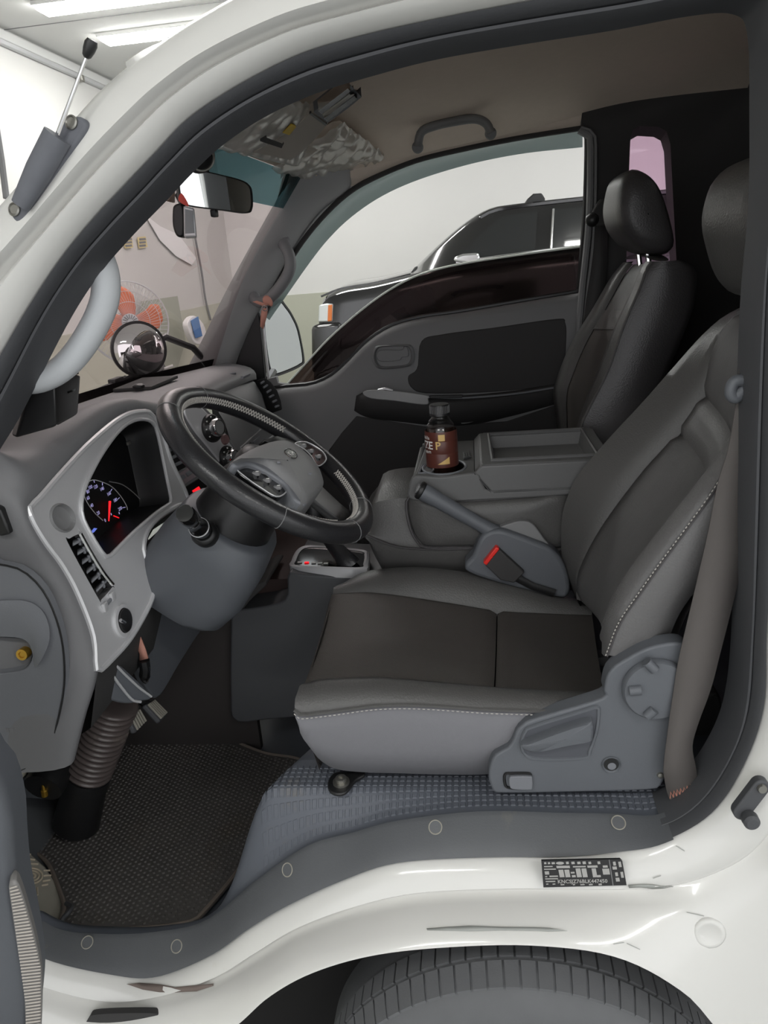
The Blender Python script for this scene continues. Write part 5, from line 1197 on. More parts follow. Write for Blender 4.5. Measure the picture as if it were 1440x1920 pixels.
MB().grid([[p + Vector((.01, 0, -.006)) for p in mix(nf, ffc, .76)], n2i, mix(nf, ffc, .9, -.006), ffc, [p + Vector((.03, .02, 0)) for p in ffc]]).build('far_back_bolster', M['leather'], ps, smooth=70)
MB().tube(nf, .003, 6).build('back_piping', M['leather'], ps)
tl = [nr_[-1], mix(nr_, nf, .5)[-1], nf[-1]]
MB().grid([[nr_[-1], mix(nr_, nf, .5, -.01)[-1], nf[-1]], [p + Vector((0, .16, .02)) for p in (nr_[-1], mix(nr_, nf, .5)[-1], nf[-1])], [p + Vector((0, .34, 0)) for p in (nr_[-1], mix(nr_, nf, .5)[-1], nf[-1])]]).build('back_top', M['leather'], ps, sub=2)
php = PL([(1163, 360), (1172, 330), (1192, 314), (1216, 321), (1238, 345), (1254, 385), (1268, 440), (1268, 466), (1250, 478), (1225, 477), (1195, 462), (1170, 432), (1160, 395)], PN + .04)
headrest(ps, php, PN + .03, PF - .07, M['leather_dark'])
for y in (PN + .1, PN + .2): MB().tube([Vector((php[9].x, y, -.03)), Vector((php[9].x + .01, y, -.10))], .006, 8).build('headrest_post', M['chrome'], ps)
# cushion
cz = -.60
rows = [[Vector((x, y, z)) for x, z in ((-.30, -.74), (-.315, -.66), (-.29, -.605), (-.15, cz), (.05, cz - .02), (.2, cz - .03))] for y in (1.77, 1.785)] + [[Vector((x, y, z + .01)) for x, z in ((-.30, -.74), (-.32, -.66), (-.29, -.60), (-.15, cz), (.05, cz - .02), (.2, cz - .03))] for y in (1.85, 1.95, 2.05)] + [[Vector((x, y, z)) for x, z in ((-.30, -.74), (-.315, -.66), (-.29, -.605), (-.15, cz), (.05, cz - .02), (.2, cz - .03))] for y in (2.12, 2.14)]
rows = [[Vector((p.x, 1.765, -.75)) for p in rows[0]]] + rows
MB().grid(rows).build('cushion', M['leather'], ps, sub=2)

# ================================================================== middle seat, console
ms = thing('middle_seat', 'narrow black leather middle seat cushion between the front seats', 'seat', (-.05, 1.6, -.78))
NY, FY = 1.455, 1.73
tp = crv([(688, 1000), (690, 965), (702, 943), (755, 934), (820, 938), (900, 942), (1000, 945), (1060, 945)], NY + .03, 30)
md = crv([(684, 1002), (700, 1008), (730, 1020), (765, 1027), (820, 1029), (880, 1028), (980, 1028), (1060, 1028)], NY, 30)
lo_ = crv([(690, 1012), (702, 1040), (716, 1058), (765, 1066), (820, 1066), (880, 1064), (980, 1064), (1060, 1064)], NY + .015, 30)
far_ = [p + Vector((0, FY - NY - .04, 0)) for p in tp]
MB().grid([[p + Vector((.02, .02, -.06)) for p in lo_], lo_, mix(lo_, md, .5, -.008), mix(lo_, md, .97), md, [p + Vector((0, 0, .004)) for p in mix(md, tp, .1, 0)], mix(md, tp, .5, -.004), mix(md, tp, .9), tp, mix(tp, far_, .5), far_, [p + Vector((0, .03, -.02)) for p in far_], [p + Vector((0, .04, -.12)) for p in far_]]).build('cushion', M['leather'], ms, smooth=70)
MB().tube([p + Vector((0, -.002, 0)) for p in md], .0025, 6).build('piping', M['leather_dark'], ms)
# console = folded middle backrest
cs = thing('centre_console', 'dark grey console with cup holders and lidded tray between the seats', 'console', (.03, 1.6, -.55))
# upholstered side
us = [(768, 930), (800, 938), (880, 938), (1000, 930), (1070, 925), (1075, 1000), (1050, 1030), (880, 1026), (800, 1026), (780, 1012), (768, 985), (762, 950)]
uo = rs(PL(us, NY - .002), 60, True); uc = sum(uo, Vector()) / 60
MB().grid([[p + Vector((0, .25, 0)) for p in uo], [p + Vector((0, .012, 0)) for p in uo], [p + (uc - p) * .04 for p in uo], [p + (uc - p) * .2 + Vector((0, -.010, 0)) for p in uo], [p + (uc - p) * .6 + Vector((0, -.014, 0)) for p in uo], [p + (uc - p) * .99 + Vector((0, -.014, 0)) for p in uo]], cu=True).build('upholstered_side', M['leather'], cs, smooth=70)
MB().tube([p + (uc - p) * .0 + Vector((0, -.001, 0)) for p in uo], .003, 6, closed=True).build('side_piping', M['leather_dark'], cs)
# plastic body with cup holder deck
zt = P(793, 898, Y=NY).z
body = rs(PL([(766, 935), (766, 914), (772, 897), (782, 892), (830, 894), (893, 887), (905, 905), (925, 921), (1070, 915), (1075, 928), (880, 940), (800, 942)], NY - .008), 70, True)
MB().prism(body, (0, .018, 0)).build('console_side', M['console'], cs, bevel=.004)
x0 = P(772, 888, Y=NY).x; x1 = P(893, 884, Y=NY).x; zd = P(830, 893, Y=NY - .008).z
dk = [Vector((x0 + .004, NY - .006, zd)), Vector((x1 + .01, NY - .006, zd)), Vector((x1 + .0, FY, zd)), Vector((x0 + .045, FY, zd)), Vector((x0 + .012, FY - .05, zd))]
_bt = P(830, 872, Z=zd)
ch = [Vector((_bt.x + .004 + .043 * math.cos(a), _bt.y - .018 + .056 * math.sin(a), zd)) for a in [2 * pi * k / 32 for k in range(32)]]
ch2 = [Vector((x0 + .012 + a, NY + .022 + b, zd)) for a, b in ((0, 0), (.024, 0), (.028, .02), (.028, .06), (.02, .07), (.004, .06))]
MB().holed(rs(dk, 60, True) if False else dk, [ch, ch2], (0, 0, -.012)).build('cup_holder_deck', M['console'], cs, bevel=.003)
chc = sum(ch, Vector()) / 32
MB().grid([ch, [p + (chc - p) * .04 - Vector((0, 0, .07)) for p in ch], [p + (chc - p) * .99 - Vector((0, 0, .07)) for p in ch]], cu=True).build('cup_well', M['black'], cs, smooth=30)
c2c = sum(ch2, Vector()) / 6
MB().grid([ch2, [p + (c2c - p) * .1 - Vector((0, 0, .03)) for p in ch2], [p + (c2c - p) * .99 - Vector((0, 0, .032)) for p in ch2]], cu=True).build('coin_well', M['black'], cs, smooth=30)
MB().prism([Vector((x0 + .004, FY - .01, zd)), Vector((x1 + .02, FY - .01, zd)), Vector((x1 + .02, FY - .01, zd - .12)), Vector((x0 + .02, FY - .01, zd - .12))], (0, .018, 0)).build('console_far_side', M['console'], cs, bevel=.004)
MB().prism([Vector((x0 + .0, NY - .004, zd - .002)), Vector((x0 + .0, FY - .02, zd - .002)), Vector((x0 + .0, FY - .02, zd - .06)), Vector((x0 - .004, NY - .004, zd - .06))], (.012, 0, 0)).build('console_nose', M['console'], cs, bevel=.004)
MB().tube([p + Vector((0, 0, .0)) for p in ch], .003, 6, closed=True).build('cup_rim', M['dash_light'], cs)
MB().tube([p + Vector((0, 0, .0)) for p in ch2], .0022, 6, closed=True).build('coin_rim', M['dash_light'], cs)
# lid release latch on the deck
MB().prism([P(a, b, Z=zd + .001) for a, b in ((868, 850), (881, 846), (884, 858), (869, 862))], (0, 0, .003)).build('latch', M['console'], cs, bevel=.001)
for k in range(3): MB().tube([P(871 + k * 4, 850 - k, Z=zd + .005), P(873 + k * 4, 859 - k, Z=zd + .005)], .0012, 4).build('latch_rib', M['black'], cs)
# lid with tray
LZ = P(918, 870, Y=NY).z
LT = [P(907, 816, Z=LZ), P(1100, 801, Z=LZ), P(1131, 838, Z=LZ), P(1120, 862, Z=LZ), P(918, 872, Z=LZ)]
lt_out = [Vector((P(918, 871, Z=LZ).x - .012, NY - .003, LZ)), Vector((.245, NY - .003, LZ)), Vector((.252, NY + .01, LZ)), Vector((.252, FY - .02, LZ)), Vector((.235, FY, LZ)), Vector((P(918, 871, Z=LZ).x - .008, FY, LZ)), Vector((P(918, 871, Z=LZ).x - .016, FY - .02, LZ)), Vector((P(918, 871, Z=LZ).x - .016, NY + .01, LZ))]
xl = P(918, 871, Z=LZ).x
tr_ = [Vector((xl + .008, NY + .022, LZ)), Vector((.225, NY + .022, LZ)), Vector((.225, FY - .03, LZ)), Vector((xl + .006, FY - .03, LZ))]
lid = MB().holed(lt_out, [tr_], (0, 0, -.004)).build('console_lid', M['console'], cs, bevel=.002)
trc = sum(tr_, Vector()) / 4
MB().grid([[p - Vector((0, 0, .003)) for p in tr_], [p + (trc - p) * .06 - Vector((0, 0, .028)) for p in tr_], [p + (trc - p) * .10 - Vector((0, 0, .030)) for p in tr_], [p + (trc - p) * .99 - Vector((0, 0, .030)) for p in tr_]], cu=True).build('tray_floor', M['console'], lid, smooth=30)
MB().tube([p + (trc - p) * -.02 + Vector((0, 0, .001)) for p in tr_], .0045, 6, closed=True).build('tray_rim', M['console'], lid)
ls = rs(PL([(918, 870), (1105, 862), (1120, 880), (1105, 914), (921, 922), (905, 906), (890, 886), (896, 860), (908, 850)], NY - .004), 50, True)
sd_ = [Vector((xl - .016, 0, LZ - .001)), Vector((.25, 0, LZ - .001)), Vector((.25, 0, P(1067, 915, Y=NY).z)), Vector((P(921, 922, Y=NY).x, 0, P(921, 922, Y=NY).z)), Vector((P(889, 886, Y=NY).x, 0, P(889, 886, Y=NY).z))]
for y_, w_ in ((NY - .006, .022), (FY - .024, .026)):      # side cheeks
    MB().prism([p + Vector((0, y_, 0)) for p in sd_], (0, w_, 0)).build('lid_cheek', M['console'], lid, bevel=.004, bseg=3)
MB().prism([p + Vector((0, NY, -.032 if k < 2 else 0)) for k, p in enumerate(sd_)], (0, FY - NY - .01, 0)).build('lid_body', M['console'], lid)
MB().prism([Vector((xl - .016, NY - .002, LZ - .001)), Vector((xl + .008, NY - .002, LZ - .001)), Vector((xl + .008, NY - .002, LZ - .05)), Vector((P(889, 886, Y=NY).x, NY - .002, P(889, 886, Y=NY).z))], (0, FY - NY, 0)).build('lid_nose', M['console'], lid, bevel=.003)
MB().prism([Vector((.226, NY - .002, LZ - .001)), Vector((.25, NY - .002, LZ - .001)), Vector((.25, NY - .002, LZ - .05)), Vector((.226, NY - .002, LZ - .05))], (0, FY - NY, 0)).build('lid_tail', M['console'], lid, bevel=.003)
MB().tube([p + Vector((0, NY - .0065, 0)) for p in sd_[1:]], .0015, 5).build('lid_seam', M['black'], lid)
# ---- bottle
bc0 = Vector((_bt.x, _bt.y, zd - .068)); br_ = .0325
z_top = P(826, 757, Y=_bt.y).z; hb3 = z_top - bc0.z
bt = thing('drink_bottle', 'brown labelled drink bottle with black cap in the cup holder', 'bottle', bc0)
liq = mat('coffee_liquid', (30, 18, 14), .1, coat=.5)
label_b = mat('label_brown', (88, 48, 40), .35, var=.06, vscale=60)
H_ = hb3
MB().lathe([(br_ * .6, .001), (br_ * .9, .004), (br_ * .95, .012), (br_ * .92, .03), (br_ * .95, H_ * .38), (br_ * .96, H_ * .70), (br_ * .80, H_ * .76), (0, H_ * .765)], bc0, seg=32).build('liquid', liq, bt, smooth=50)
MB().lathe([(br_ * .7, 0), (br_, .006), (br_, H_ * .40), (br_ * .97, H_ * .42), (br_, H_ * .44), (br_, H_ * .70), (br_ * .97, H_ * .735), (br_ * .85, H_ * .77), (br_ * .86, H_ * .785), (br_ * .70, H_ * .815), (br_ * .71, H_ * .83), (br_ * .55, H_ * .86), (br_ * .50, H_ * .89)], bc0, seg=40, cap=False).build('bottle_body', M['clear'], bt, smooth=40)
MB().lathe([(br_ * 1.012, H_ * .36), (br_ * 1.012, H_ * .50), (br_ * 1.0, H_ * .505), (br_ * 1.012, H_ * .51), (br_ * 1.012, H_ * .63), (br_ * 1.0, H_ * .635), (br_ * 1.012, H_ * .64), (br_ * 1.012, H_ * .70), (br_ * .985, H_ * .735)], bc0, seg=48, cap=False).build('label_sleeve', label_b, bt, smooth=40)
MB().lathe([(br_ * .62, H_ * .885), (br_ * .62, H_ * .893), (br_ * .60, H_ * .90), (br_ * .60, H_ * .992), (br_ * .56, H_), (0, H_ * 1.0)], bc0, seg=40).build('cap', M['black'], bt, smooth=40)
for k in range(36):
    a = 2 * pi * k / 36
    MB().tube([bc0 + Vector((math.cos(a), math.sin(a), 0)) * br_ * .605 + Vector((0, 0, H_ * .91)), bc0 + Vector((math.cos(a), math.sin(a), 0)) * br_ * .605 + Vector((0, 0, H_ * .985))], .0005, 4).build('cap_rib', M['trim_grey'], bt)
def cyl_text(s_, ang, z, size, m_, name):
    cu = bpy.data.curves.new('l', 'FONT'); cu.body = s_; cu.size = 1; cu.align_x = 'CENTER'; cu.align_y = 'CENTER'; cu.offset = .02; cu.resolution_u = 2
    to = bpy.data.objects.new('l', cu); C.objects.link(to); dg = bpy.context.evaluated_depsgraph_get(); dg.update()
    me = bpy.data.meshes.new_from_object(to.evaluated_get(dg)); m = MB(); rr = br_ * 1.03
    m.add([bc0 + Vector((math.cos(ang + p.co.x * size / rr) * rr, math.sin(ang + p.co.x * size / rr) * rr, z + p.co.y * size)) for p in me.vertices], [tuple(f.vertices) for f in me.polygons])
    bpy.data.objects.remove(to); bpy.data.curves.remove(cu); bpy.data.meshes.remove(me)
    return m.build(name, m_, bt, smooth=0)
view_a = math.atan2(-bc0.y, -bc0.x)
gold = mat('label_gold', (206, 172, 108), .4)
cyl_text('thdi:la', view_a - 1.12, H_ * .675, .0095, M['lwhite'], 'lettering')
cyl_text('YZE', view_a - 1.12, H_ * .595, .022, M['lwhite'], 'lettering')
cyl_text('NENTI', view_a - 1.0, H_ * .525, .007, M['lwhite'], 'lettering')
cyl_text('P', view_a - .22, H_ * .595, .022, gold, 'lettering')
def cyl_patch(a0, a1, zs, m_, name):
    rr = br_ * 1.022; rows = []
    for k in range(9):
        a = a0 + (a1 - a0) * k / 8; z0, z1 = zs(k / 8)
        rows.append([bc0 + Vector((math.cos(a) * rr, math.sin(a) * rr, z * H_)) for z in (z0, z1)])
    MB().grid(rows).build(name, m_, bt, smooth=0)
cyl_patch(view_a - .18, view_a + .22, lambda t: (.645, .712), gold, 'gold_square')
cyl_patch(view_a - .3, view_a + .45, lambda t: (.40, .40 + .075 * t), gold, 'gold_wedge')
# ================================================================== parking brake
HY = 1.425
hb4 = thing('parking_brake', 'grey parking brake lever with plastic housing beside the console', 'lever', P(960, 1080, Y=HY))
hs = [(880, 1075), (888, 1040), (900, 1010), (914, 998), (930, 994), (948, 996), (965, 1002), (1000, 1015), (1034, 1030), (1060, 1062), (1068, 1110), (1040, 1120)]
MB().prism(rs(PL(hs, HY - .02), 60, True), (0, .05, 0)).build('brake_housing', M['seat_plastic'], hb4, bevel=.008, bseg=3)
MB().prism(rs(PL([(902, 1004), (930, 992), (955, 982), (980, 977), (1000, 984), (1020, 1010), (1038, 1036), (1000, 1020), (960, 1006)], HY - .002), 50, True), (0, .03, 0)).build('brake_quadrant', M['trim_grey'], hb4, bevel=.005)
l0, l1 = P(912, 990, Y=HY), P(783, 916, Y=HY); axl = (l1 - l0).normalized(); LL = (l1 - l0).length
MB().tube([l0 - axl * .02, l0 + axl * LL * .1, l0 + axl * LL * .35, l0 + axl * LL * .7, l0 + axl * LL * .88, l0 + axl * LL * .93], [.016, .0135, .0145, .0155, .0175, .0172], 18).build('brake_grip', M['seat_plastic'], hb4, smooth=60)
MB().lathe([(.0172, LL * .925), (.0182, LL * .935), (.0182, LL * .965), (.0165, LL * .985)], l0, axl, seg=24).build('grip_collar', M['black'], hb4)
MB().lathe([(.009, LL * .98), (.0105, LL * .99), (.0105, LL * 1.01), (.008, LL * 1.02), (0, LL * 1.021)], l0, axl, seg=20).build('release_button', M['trim_grey'], hb4, smooth=50)
# ---- belt buckle
BY = 1.40
bk = thing('belt_buckle', 'dark belt buckle with bright red release strip beside the driver seat', 'buckle', P(950, 1085, Y=BY))
bpx = [(909, 1060), (936, 1030), (984, 1074), (964, 1094), (938, 1088)]
MB().prism(PL(bpx, BY - .008), (0, .022, 0)).build('buckle_body', M['trim_dark'], bk, bevel=.003, bseg=3)
MB().prism(PL([(906, 1056), (930, 1026), (937, 1030), (912, 1061)], BY - .010), (0, .024, 0)).build('release_strip', M['red'], bk, bevel=.002)
MB().tube([P(970, 1084, Y=BY), P(1000, 1100, Y=BY), P(1040, 1112, Y=BY)], .008, 8, flat=.4).build('buckle_stalk', M['black'], bk)
# ================================================================== gear selector console
gs = thing('gear_selector', 'gear selector with chrome framed gate and gaiter lever on a dark floor console', 'gear lever', (-.33, 1.55, -.9))
GZ2 = -.602
gate = [P(a, b, Z=GZ2) for a, b in ((548, 1062), (547, 1050), (556, 1032), (570, 1024), (600, 1024), (682, 1032), (692, 1040), (690, 1058), (684, 1067), (620, 1066))]
go = rs(gate, 60, True); gcn = sum(go, Vector()) / 60
MB().grid([[p - Vector((0, 0, .02)) for p in go], go, [p + (gcn - p) * .06 + Vector((0, 0, .003)) for p in go], [p + (gcn - p) * .12 for p in go]], cu=True).build('gate_frame', M['silver'], gs, smooth=50)
gt_ = MB().prism([p + (gcn - p) * .11 - Vector((0, 0, .001)) for p in go], (0, 0, -.01)).build('gate_plate', M['gloss'], gs)
for x, c_, m_ in ((562, 'P', M['lwhite']), (575, 'R', M['led']), (588, 'N', M['lwhite']), (600, 'D', M['lwhite']), (611, '2', M['lwhite'])):
    MB().box(P(x, 1054 + (x - 562) * .04, Z=GZ2 + .0005), (.010, .006, .002), r=.0008, seg=1).build('gear_mark', m_, gt_, smooth=0)
MB().tube([P(655, 1060, Z=GZ2 - .005), P(640, 1040, Z=GZ2 + .02), P(612, 1008, Y=1.56), P(596, 985, Y=1.56)], [.026, .018, .013, .012], 14, flat=.7).build('lever', M['wheel'], gs, smooth=60)
MB().lathe([(.0, .05), (.018, .045), (.022, .02), (.018, 0)], P(592, 975, Y=1.56), (-.1, 0, 1), seg=18).build('knob', M['black'], gs, smooth=60)
# box under the gate
nb_ = [(538, 1085), (543, 1072), (560, 1076), (690, 1084), (720, 1072), (735, 1105), (735, 1330), (560, 1345), (500, 1350), (440, 1352), (432, 1300), (433, 1155), (440, 1146), (530, 1128)]
MB().prism(rs(PL(nb_, 1.462), 80, True), (0, .20, 0)).build('console_box', M['console_dark'], gs, bevel=.008, bseg=3)
MB().prism(rs(PL([(440, 1145), (470, 1105), (490, 1092), (500, 1096), (470, 1125), (452, 1146)], 1.47), 30, True), (0, .16, 0)).build('tray_lip', M['trim_dark'], gs, bevel=.002)
for k in range(5):
    MB().lathe([(0, .002), (.0025, .001), (.003, -.002)], P(455 + k * 8, 1113 - k * 6.2, Y=1.50), (0, -1, .3), seg=10).build('clip', M['lwhite'], gs)
tag(MB().box((-.50, 1.75, -.80), (.22, .42, .3), r=.03).build('heater_box', mat('heater_brown', (48, 30, 26), .7)), 'dark brown heater housing under the middle of the dash', 'heater')
# ================================================================== floor mat
MZ = -1.052
mpx = [(14, 1494), (60, 1489), (96, 1494), (100, 1515), (112, 1535), (140, 1546), (165, 1545), (184, 1532), (190, 1515), (186, 1480), (200, 1430), (228, 1392), (252, 1382), (310, 1388), (400, 1380), (440, 1392), (500, 1415), (556, 1424), (576, 1436), (581, 1462), (570, 1500), (540, 1540), (478, 1602), (430, 1664), (378, 1724), (360, 1736), (290, 1747), (200, 1750), (122, 1746), (108, 1742), (120, 1712), (112, 1680), (88, 1625), (50, 1592), (24, 1570), (10, 1530)]
m3d = rs([P(a, b, Z=MZ) for a, b in mpx], 150, True)
fm = thing('floor_mat', 'dark rubber footwell mat with honeycomb relief and raised border', 'mat', sum(m3d, Vector()) / 150)
MB().prism(m3d, (0, 0, .006)).build('mat_base', M['mat_rub'], fm, bevel=.002)
mcn_ = sum(m3d, Vector()) / 150
MB().tube([p + (mcn_ - p) * .012 + Vector((0, 0, .006)) for p in m3d], .004, 6, closed=True).build('mat_border', M['matedge'], fm)
def inside(x, y, poly):
    c = False; n = len(poly); j = n - 1
    for i in range(n):
        a, b = poly[i], poly[j]
        if (a.y > y) != (b.y > y) and x < (b.x - a.x) * (y - a.y) / (b.y - a.y) + a.x: c = not c
        j = i
    return c
poly = [p + (mcn_ - p) * .04 for p in m3d]
hx = MB(); s_ = .0072
x0_ = min(p.x for p in poly); x1_ = max(p.x for p in poly); y0_ = min(p.y for p in poly); y1_ = max(p.y for p in poly)
i = 0; x = x0_
tb = [(math.cos(a), math.sin(a)) for a in [k * pi / 3 + pi / 6 for k in range(6)]]
while x < x1_:
    y = y0_ + (s_ * .75 if i % 2 else 0)
    while y < y1_:
        if inside(x, y, poly):
            r0, r1 = s_ * .50, s_ * .32
            hx.add([Vector((x + c * r0, y + s * r0, MZ + .006)) for c, s in tb] + [Vector((x + c * r1, y + s * r1, MZ + .0085)) for c, s in tb], [tuple(range(6, 12))] + [(k, (k + 1) % 6, 6 + (k + 1) % 6, 6 + k) for k in range(6)])
        y += s_ * 1.5
    x += s_ * 1.3; i += 1
hx.build('honeycomb_relief', M['mat_rub'], fm, smooth=0, kind='stuff')
MB().lathe([(.006, 0), (.008, .003), (.005, .004), (0, .001)], P(535, 1503, Z=MZ + .006), (0, 0, 1), seg=14).build('mat_eyelet', M['black'], fm)
# hook at the near corner, foot rest with ring emblem
fr_ = thing('foot_rest', 'dirty grey plastic foot rest with a ringed emblem left of the mat', 'foot rest', P(80, 1720, Z=-1.05))
fpl = Plane(P(30, 1580, Y=1.12), P(110, 1720, Y=1.0), P(30, 1700, Y=.99))
MB().prism(fpl.l([(20, 1578), (50, 1592), (86, 1625), (110, 1662), (124, 1705), (104, 1742), (70, 1720), (30, 1690), (10, 1640)]), fpl.n * -.02).build('rest_plate', M['dirtpl'], fr_, bevel=.004)
ec = fpl.p(60, 1642, .001)
eu = fpl.u; ev = fpl.v
for r in (.006, .012, .018):
    MB().tube([ec + (eu * math.cos(a) + ev * math.sin(a)) * r for a in [2 * pi * k / 28 for k in range(28)]], .0018, 5, closed=True).build('emblem_ring', mat('emblem', (190, 178, 158), .7) if r == .006 else bpy.data.materials['emblem'], fr_)
for a, b in (((30, 1592), (42, 1592)), ((32, 1600), (58, 1602)), ((34, 1608), (66, 1612)), ((36, 1618), (72, 1620)), ((82, 1632), (94, 1632)), ((82, 1642), (96, 1641)), ((80, 1652), (94, 1650)), ((78, 1660), (90, 1658)), ((62, 1664), (62, 1674)), ((70, 1664), (71, 1678)), ((54, 1664), (54, 1672))):
    MB().tube([fpl.p(*a, .001), fpl.p(*b, .001)], .0016, 5).build('emblem_bar', bpy.data.materials['emblem'], fr_)
tag(MB().tube(rs([P(112, 1742, Z=-1.045), P(118, 1722, Z=-1.035), P(128, 1712, Z=-1.03), P(134, 1700, Z=-1.035), P(124, 1694, Z=-1.04)], 20), .004, 6).build('mat_hook', M['rubber']), 'dark hook holding the near corner of the floor mat', 'hook')
# front footwell bits at the lower left: pale pipe, dark duct, brass fitting
tag(MB().tube([P(-15, 1490, Y=1.08), P(20, 1455, Y=1.12), P(70, 1415, Y=1.2)], .018, 12).build('brake_pipe', mat('pipe_beige', (176, 172, 158), .5)), 'pale beige pipe in the corner of the footwell', 'pipe')
dk_ = thing('air_duct', 'dark corrugated duct end beside the column boot', 'duct', P(90, 1475, Y=1.14))
MB().tube([P(110, 1425, Y=1.2), P(90, 1460, Y=1.15), P(80, 1478, Y=1.13)], [.040, .038, .036], 20).build('duct', M['black'], dk_)
MB().lathe([(.006, 0), (.006, .012), (.004, .014), (.003, .028), (0, .029)], P(84, 1492, Y=1.13), (.1, 0, 1), seg=14).build('fitting', M['brass'], dk_)
tag(MB().prism(rs(PL([(-20, 1452), (30, 1448), (60, 1440), (80, 1470), (100, 1480), (98, 1498), (40, 1496), (-20, 1510)], 1.2), 40, True), (0, .03, 0)).build('carpet_patch', mat('carpet_grey', (92, 96, 100), .95, bump=.4, bscale=200)), 'grey carpet patch in the front corner of the footwell', 'carpet')
# ================================================================== seat belts
sb = thing('seat_belt', 'grey driver seat belt webbing hanging from its pillar guide', 'seat belt', P(1285, 1500, Y=.955))
lft = [(1380, 735), (1379, 760), (1365, 843), (1346, 905), (1328, 996), (1303, 1105), (1273, 1233), (1262, 1300), (1250, 1385), (1244, 1440), (1246, 1462), (1252, 1490), (1262, 1512)]
rgt = [(1413, 735), (1412, 770), (1406, 868), (1401, 960), (1396, 1040), (1378, 1115), (1350, 1225), (1333, 1290), (1308, 1359), (1298, 1399), (1304, 1436), (1310, 1470), (1318, 1490)]
yb = [.975, .973, .968, .965, .960, .955, .945, .942, .938, .938, .942, .95, .955]
lb, rb = rs(PL(lft, yb), 60), rs(PL(rgt, [y + .006 for y in yb]), 60)
MB().grid([lb, mix(lb, rb, .5, -.002), rb]).build('webbing', M['belt'], sb, smooth=70, solid=.0015)
for k in range(9):
    a = lb[57].lerp(rb[57], (k + .3) / 9.4) + Vector((0, -.003, 0)); b = lb[56].lerp(rb[56], (k + .9) / 9.4) + Vector((0, -.003, .002)); c = lb[57].lerp(rb[57], (k + 1.3) / 9.4) + Vector((0, -.003, 0))
    MB().tube([a, b, c], .0009, 4).build('stitch', M['pinkstrap'], sb)
tan = mat('belt_end_tan', (146, 118, 94), .8)
for kk in (58, 59):
    MB().tube([lb[kk] + Vector((0, -.0022, -.004)), rb[kk] + Vector((0, -.0022, -.004))], .003, 6, flat=.5).build('stitch_band', tan, sb)
MB().prism([lb[59] + Vector((0, -.001, 0)), rb[59] + Vector((0, -.001, 0)), rb[59] + Vector((-.004, .02, -.03)), lb[59] + Vector((.012, .02, -.03))], (0, .004, 0)).build('anchor_fold', tan, sb)
gd = thing('belt_guide', 'grey plastic belt guide loop on the driver door pillar', 'belt guide', P(1390, 750, Y=.97))
MB().tube(rs(PL([(1420, 716), (1395, 713), (1379, 715), (1371, 726), (1371, 740), (1380, 746), (1386, 738), (1396, 732), (1420, 732)], .965), 40), .0075, 10).build('guide_loop', M['seat_plastic'], gd, smooth=60)
MB().box(P(1412, 724, Y=.967), (.03, .012, .02), r=.004).build('guide_base', M['seat_plastic'], gd)
MB().grid([PL([(1390, 660), (1420, 660)], .98), PL([(1382, 714), (1414, 718)], .972)]).build('upper_webbing', M['belt'], sb, solid=.0015)
pb = thing('seat_belt', 'black passenger seat belt with anchor knob behind the far seat', 'seat belt', P(1110, 560, Y=2.17))
MB().lathe([(.0, .03), (.012, .028), (.017, .02), (.018, .006), (.012, 0)], P(1112, 412, Y=2.17), (-.3, -1, 0), seg=20).build('anchor_cap', M['black'], pb, smooth=60)
MB().prism(rs(PL([(1110, 402), (1118, 384), (1130, 372), (1142, 376), (1146, 400), (1140, 420), (1118, 424)], 2.15), 30, True), (0, .03, 0)).build('height_adjuster', M['trim_dark'], pb, bevel=.005)
MB().grid([PL([(1116, 412), (1140, 410)], 2.165), PL([(1112, 480), (1138, 500)], 2.165), PL([(1098, 570), (1130, 580)], 2.165), PL([(1090, 640), (1110, 640)], 2.165)]).build('webbing', M['trim_dark'], pb, solid=.002)
# rear corner clutter behind the seat: dark jack bag
tag(MB().prism(rs(PL([(1310, 1320), (1345, 1300), (1355, 1340), (1352, 1370), (1325, 1398), (1298, 1405)], 1.12), 30, True), (0, .12, 0)).build('tool_bag', M['trim_dark'], bevel=.01), 'dark bag on the floor behind the driver seat', 'bag')
# ================================================================== antenna
an = thing('radio_antenna', 'telescopic radio antenna on a grey base beside the windscreen pillar', 'antenna', P(40, 410, Y=.86))
AP = Plane(P(30, 400, Y=.862), P(150, 235, Y=.862), P(60, 420, Y=.856))
ao = [(20, 404), (17, 390), (22, 378), (42, 340), (72, 295), (112, 232), (128, 219), (148, 217), (160, 228), (158, 246), (110, 318), (68, 385), (45, 414), (30, 418)]
MB().prism(rs(AP.l(ao, .004), 60, True), AP.n * -.012).build('base_plate', mat('antenna_grey', (96, 98, 104), .7, var=.12, vscale=60), an, bevel=.004, bseg=3)
m0, m1 = AP.p(38, 385, .012), AP.p(108, 255, .012)
MB().tube([m0, m0.lerp(m1, .5), m1], [.010, .014, .015], 18, flat=.8).build('barrel', bpy.data.materials['antenna_grey'], an, smooth=50)
r0_ = AP.p(108, 252, .012); r1_ = P(168, 90, Y=.845)
MB().tube([r0_, r0_.lerp(r1_, .5), r1_], [.0023, .002, .0018], 8).build('mast', M['chrome'], an)
aa = (r1_ - r0_).normalized()
MB().lathe([(.0025, -.010), (.0045, -.008), (.006, -.002), (.0065, .004), (.005, .008), (0, .009)], r1_, aa, seg=18).build('tip', M['black'], an, smooth=50)
for x, y in ((135, 230), (28, 393)):
    c_ = AP.p(x, y, .004)
    MB().lathe([(.0075, 0), (.0075, .002), (.006, .003), (.005, .0015), (0, .0015)], c_, AP.n, seg=20).build('screw', M['steel'], an)
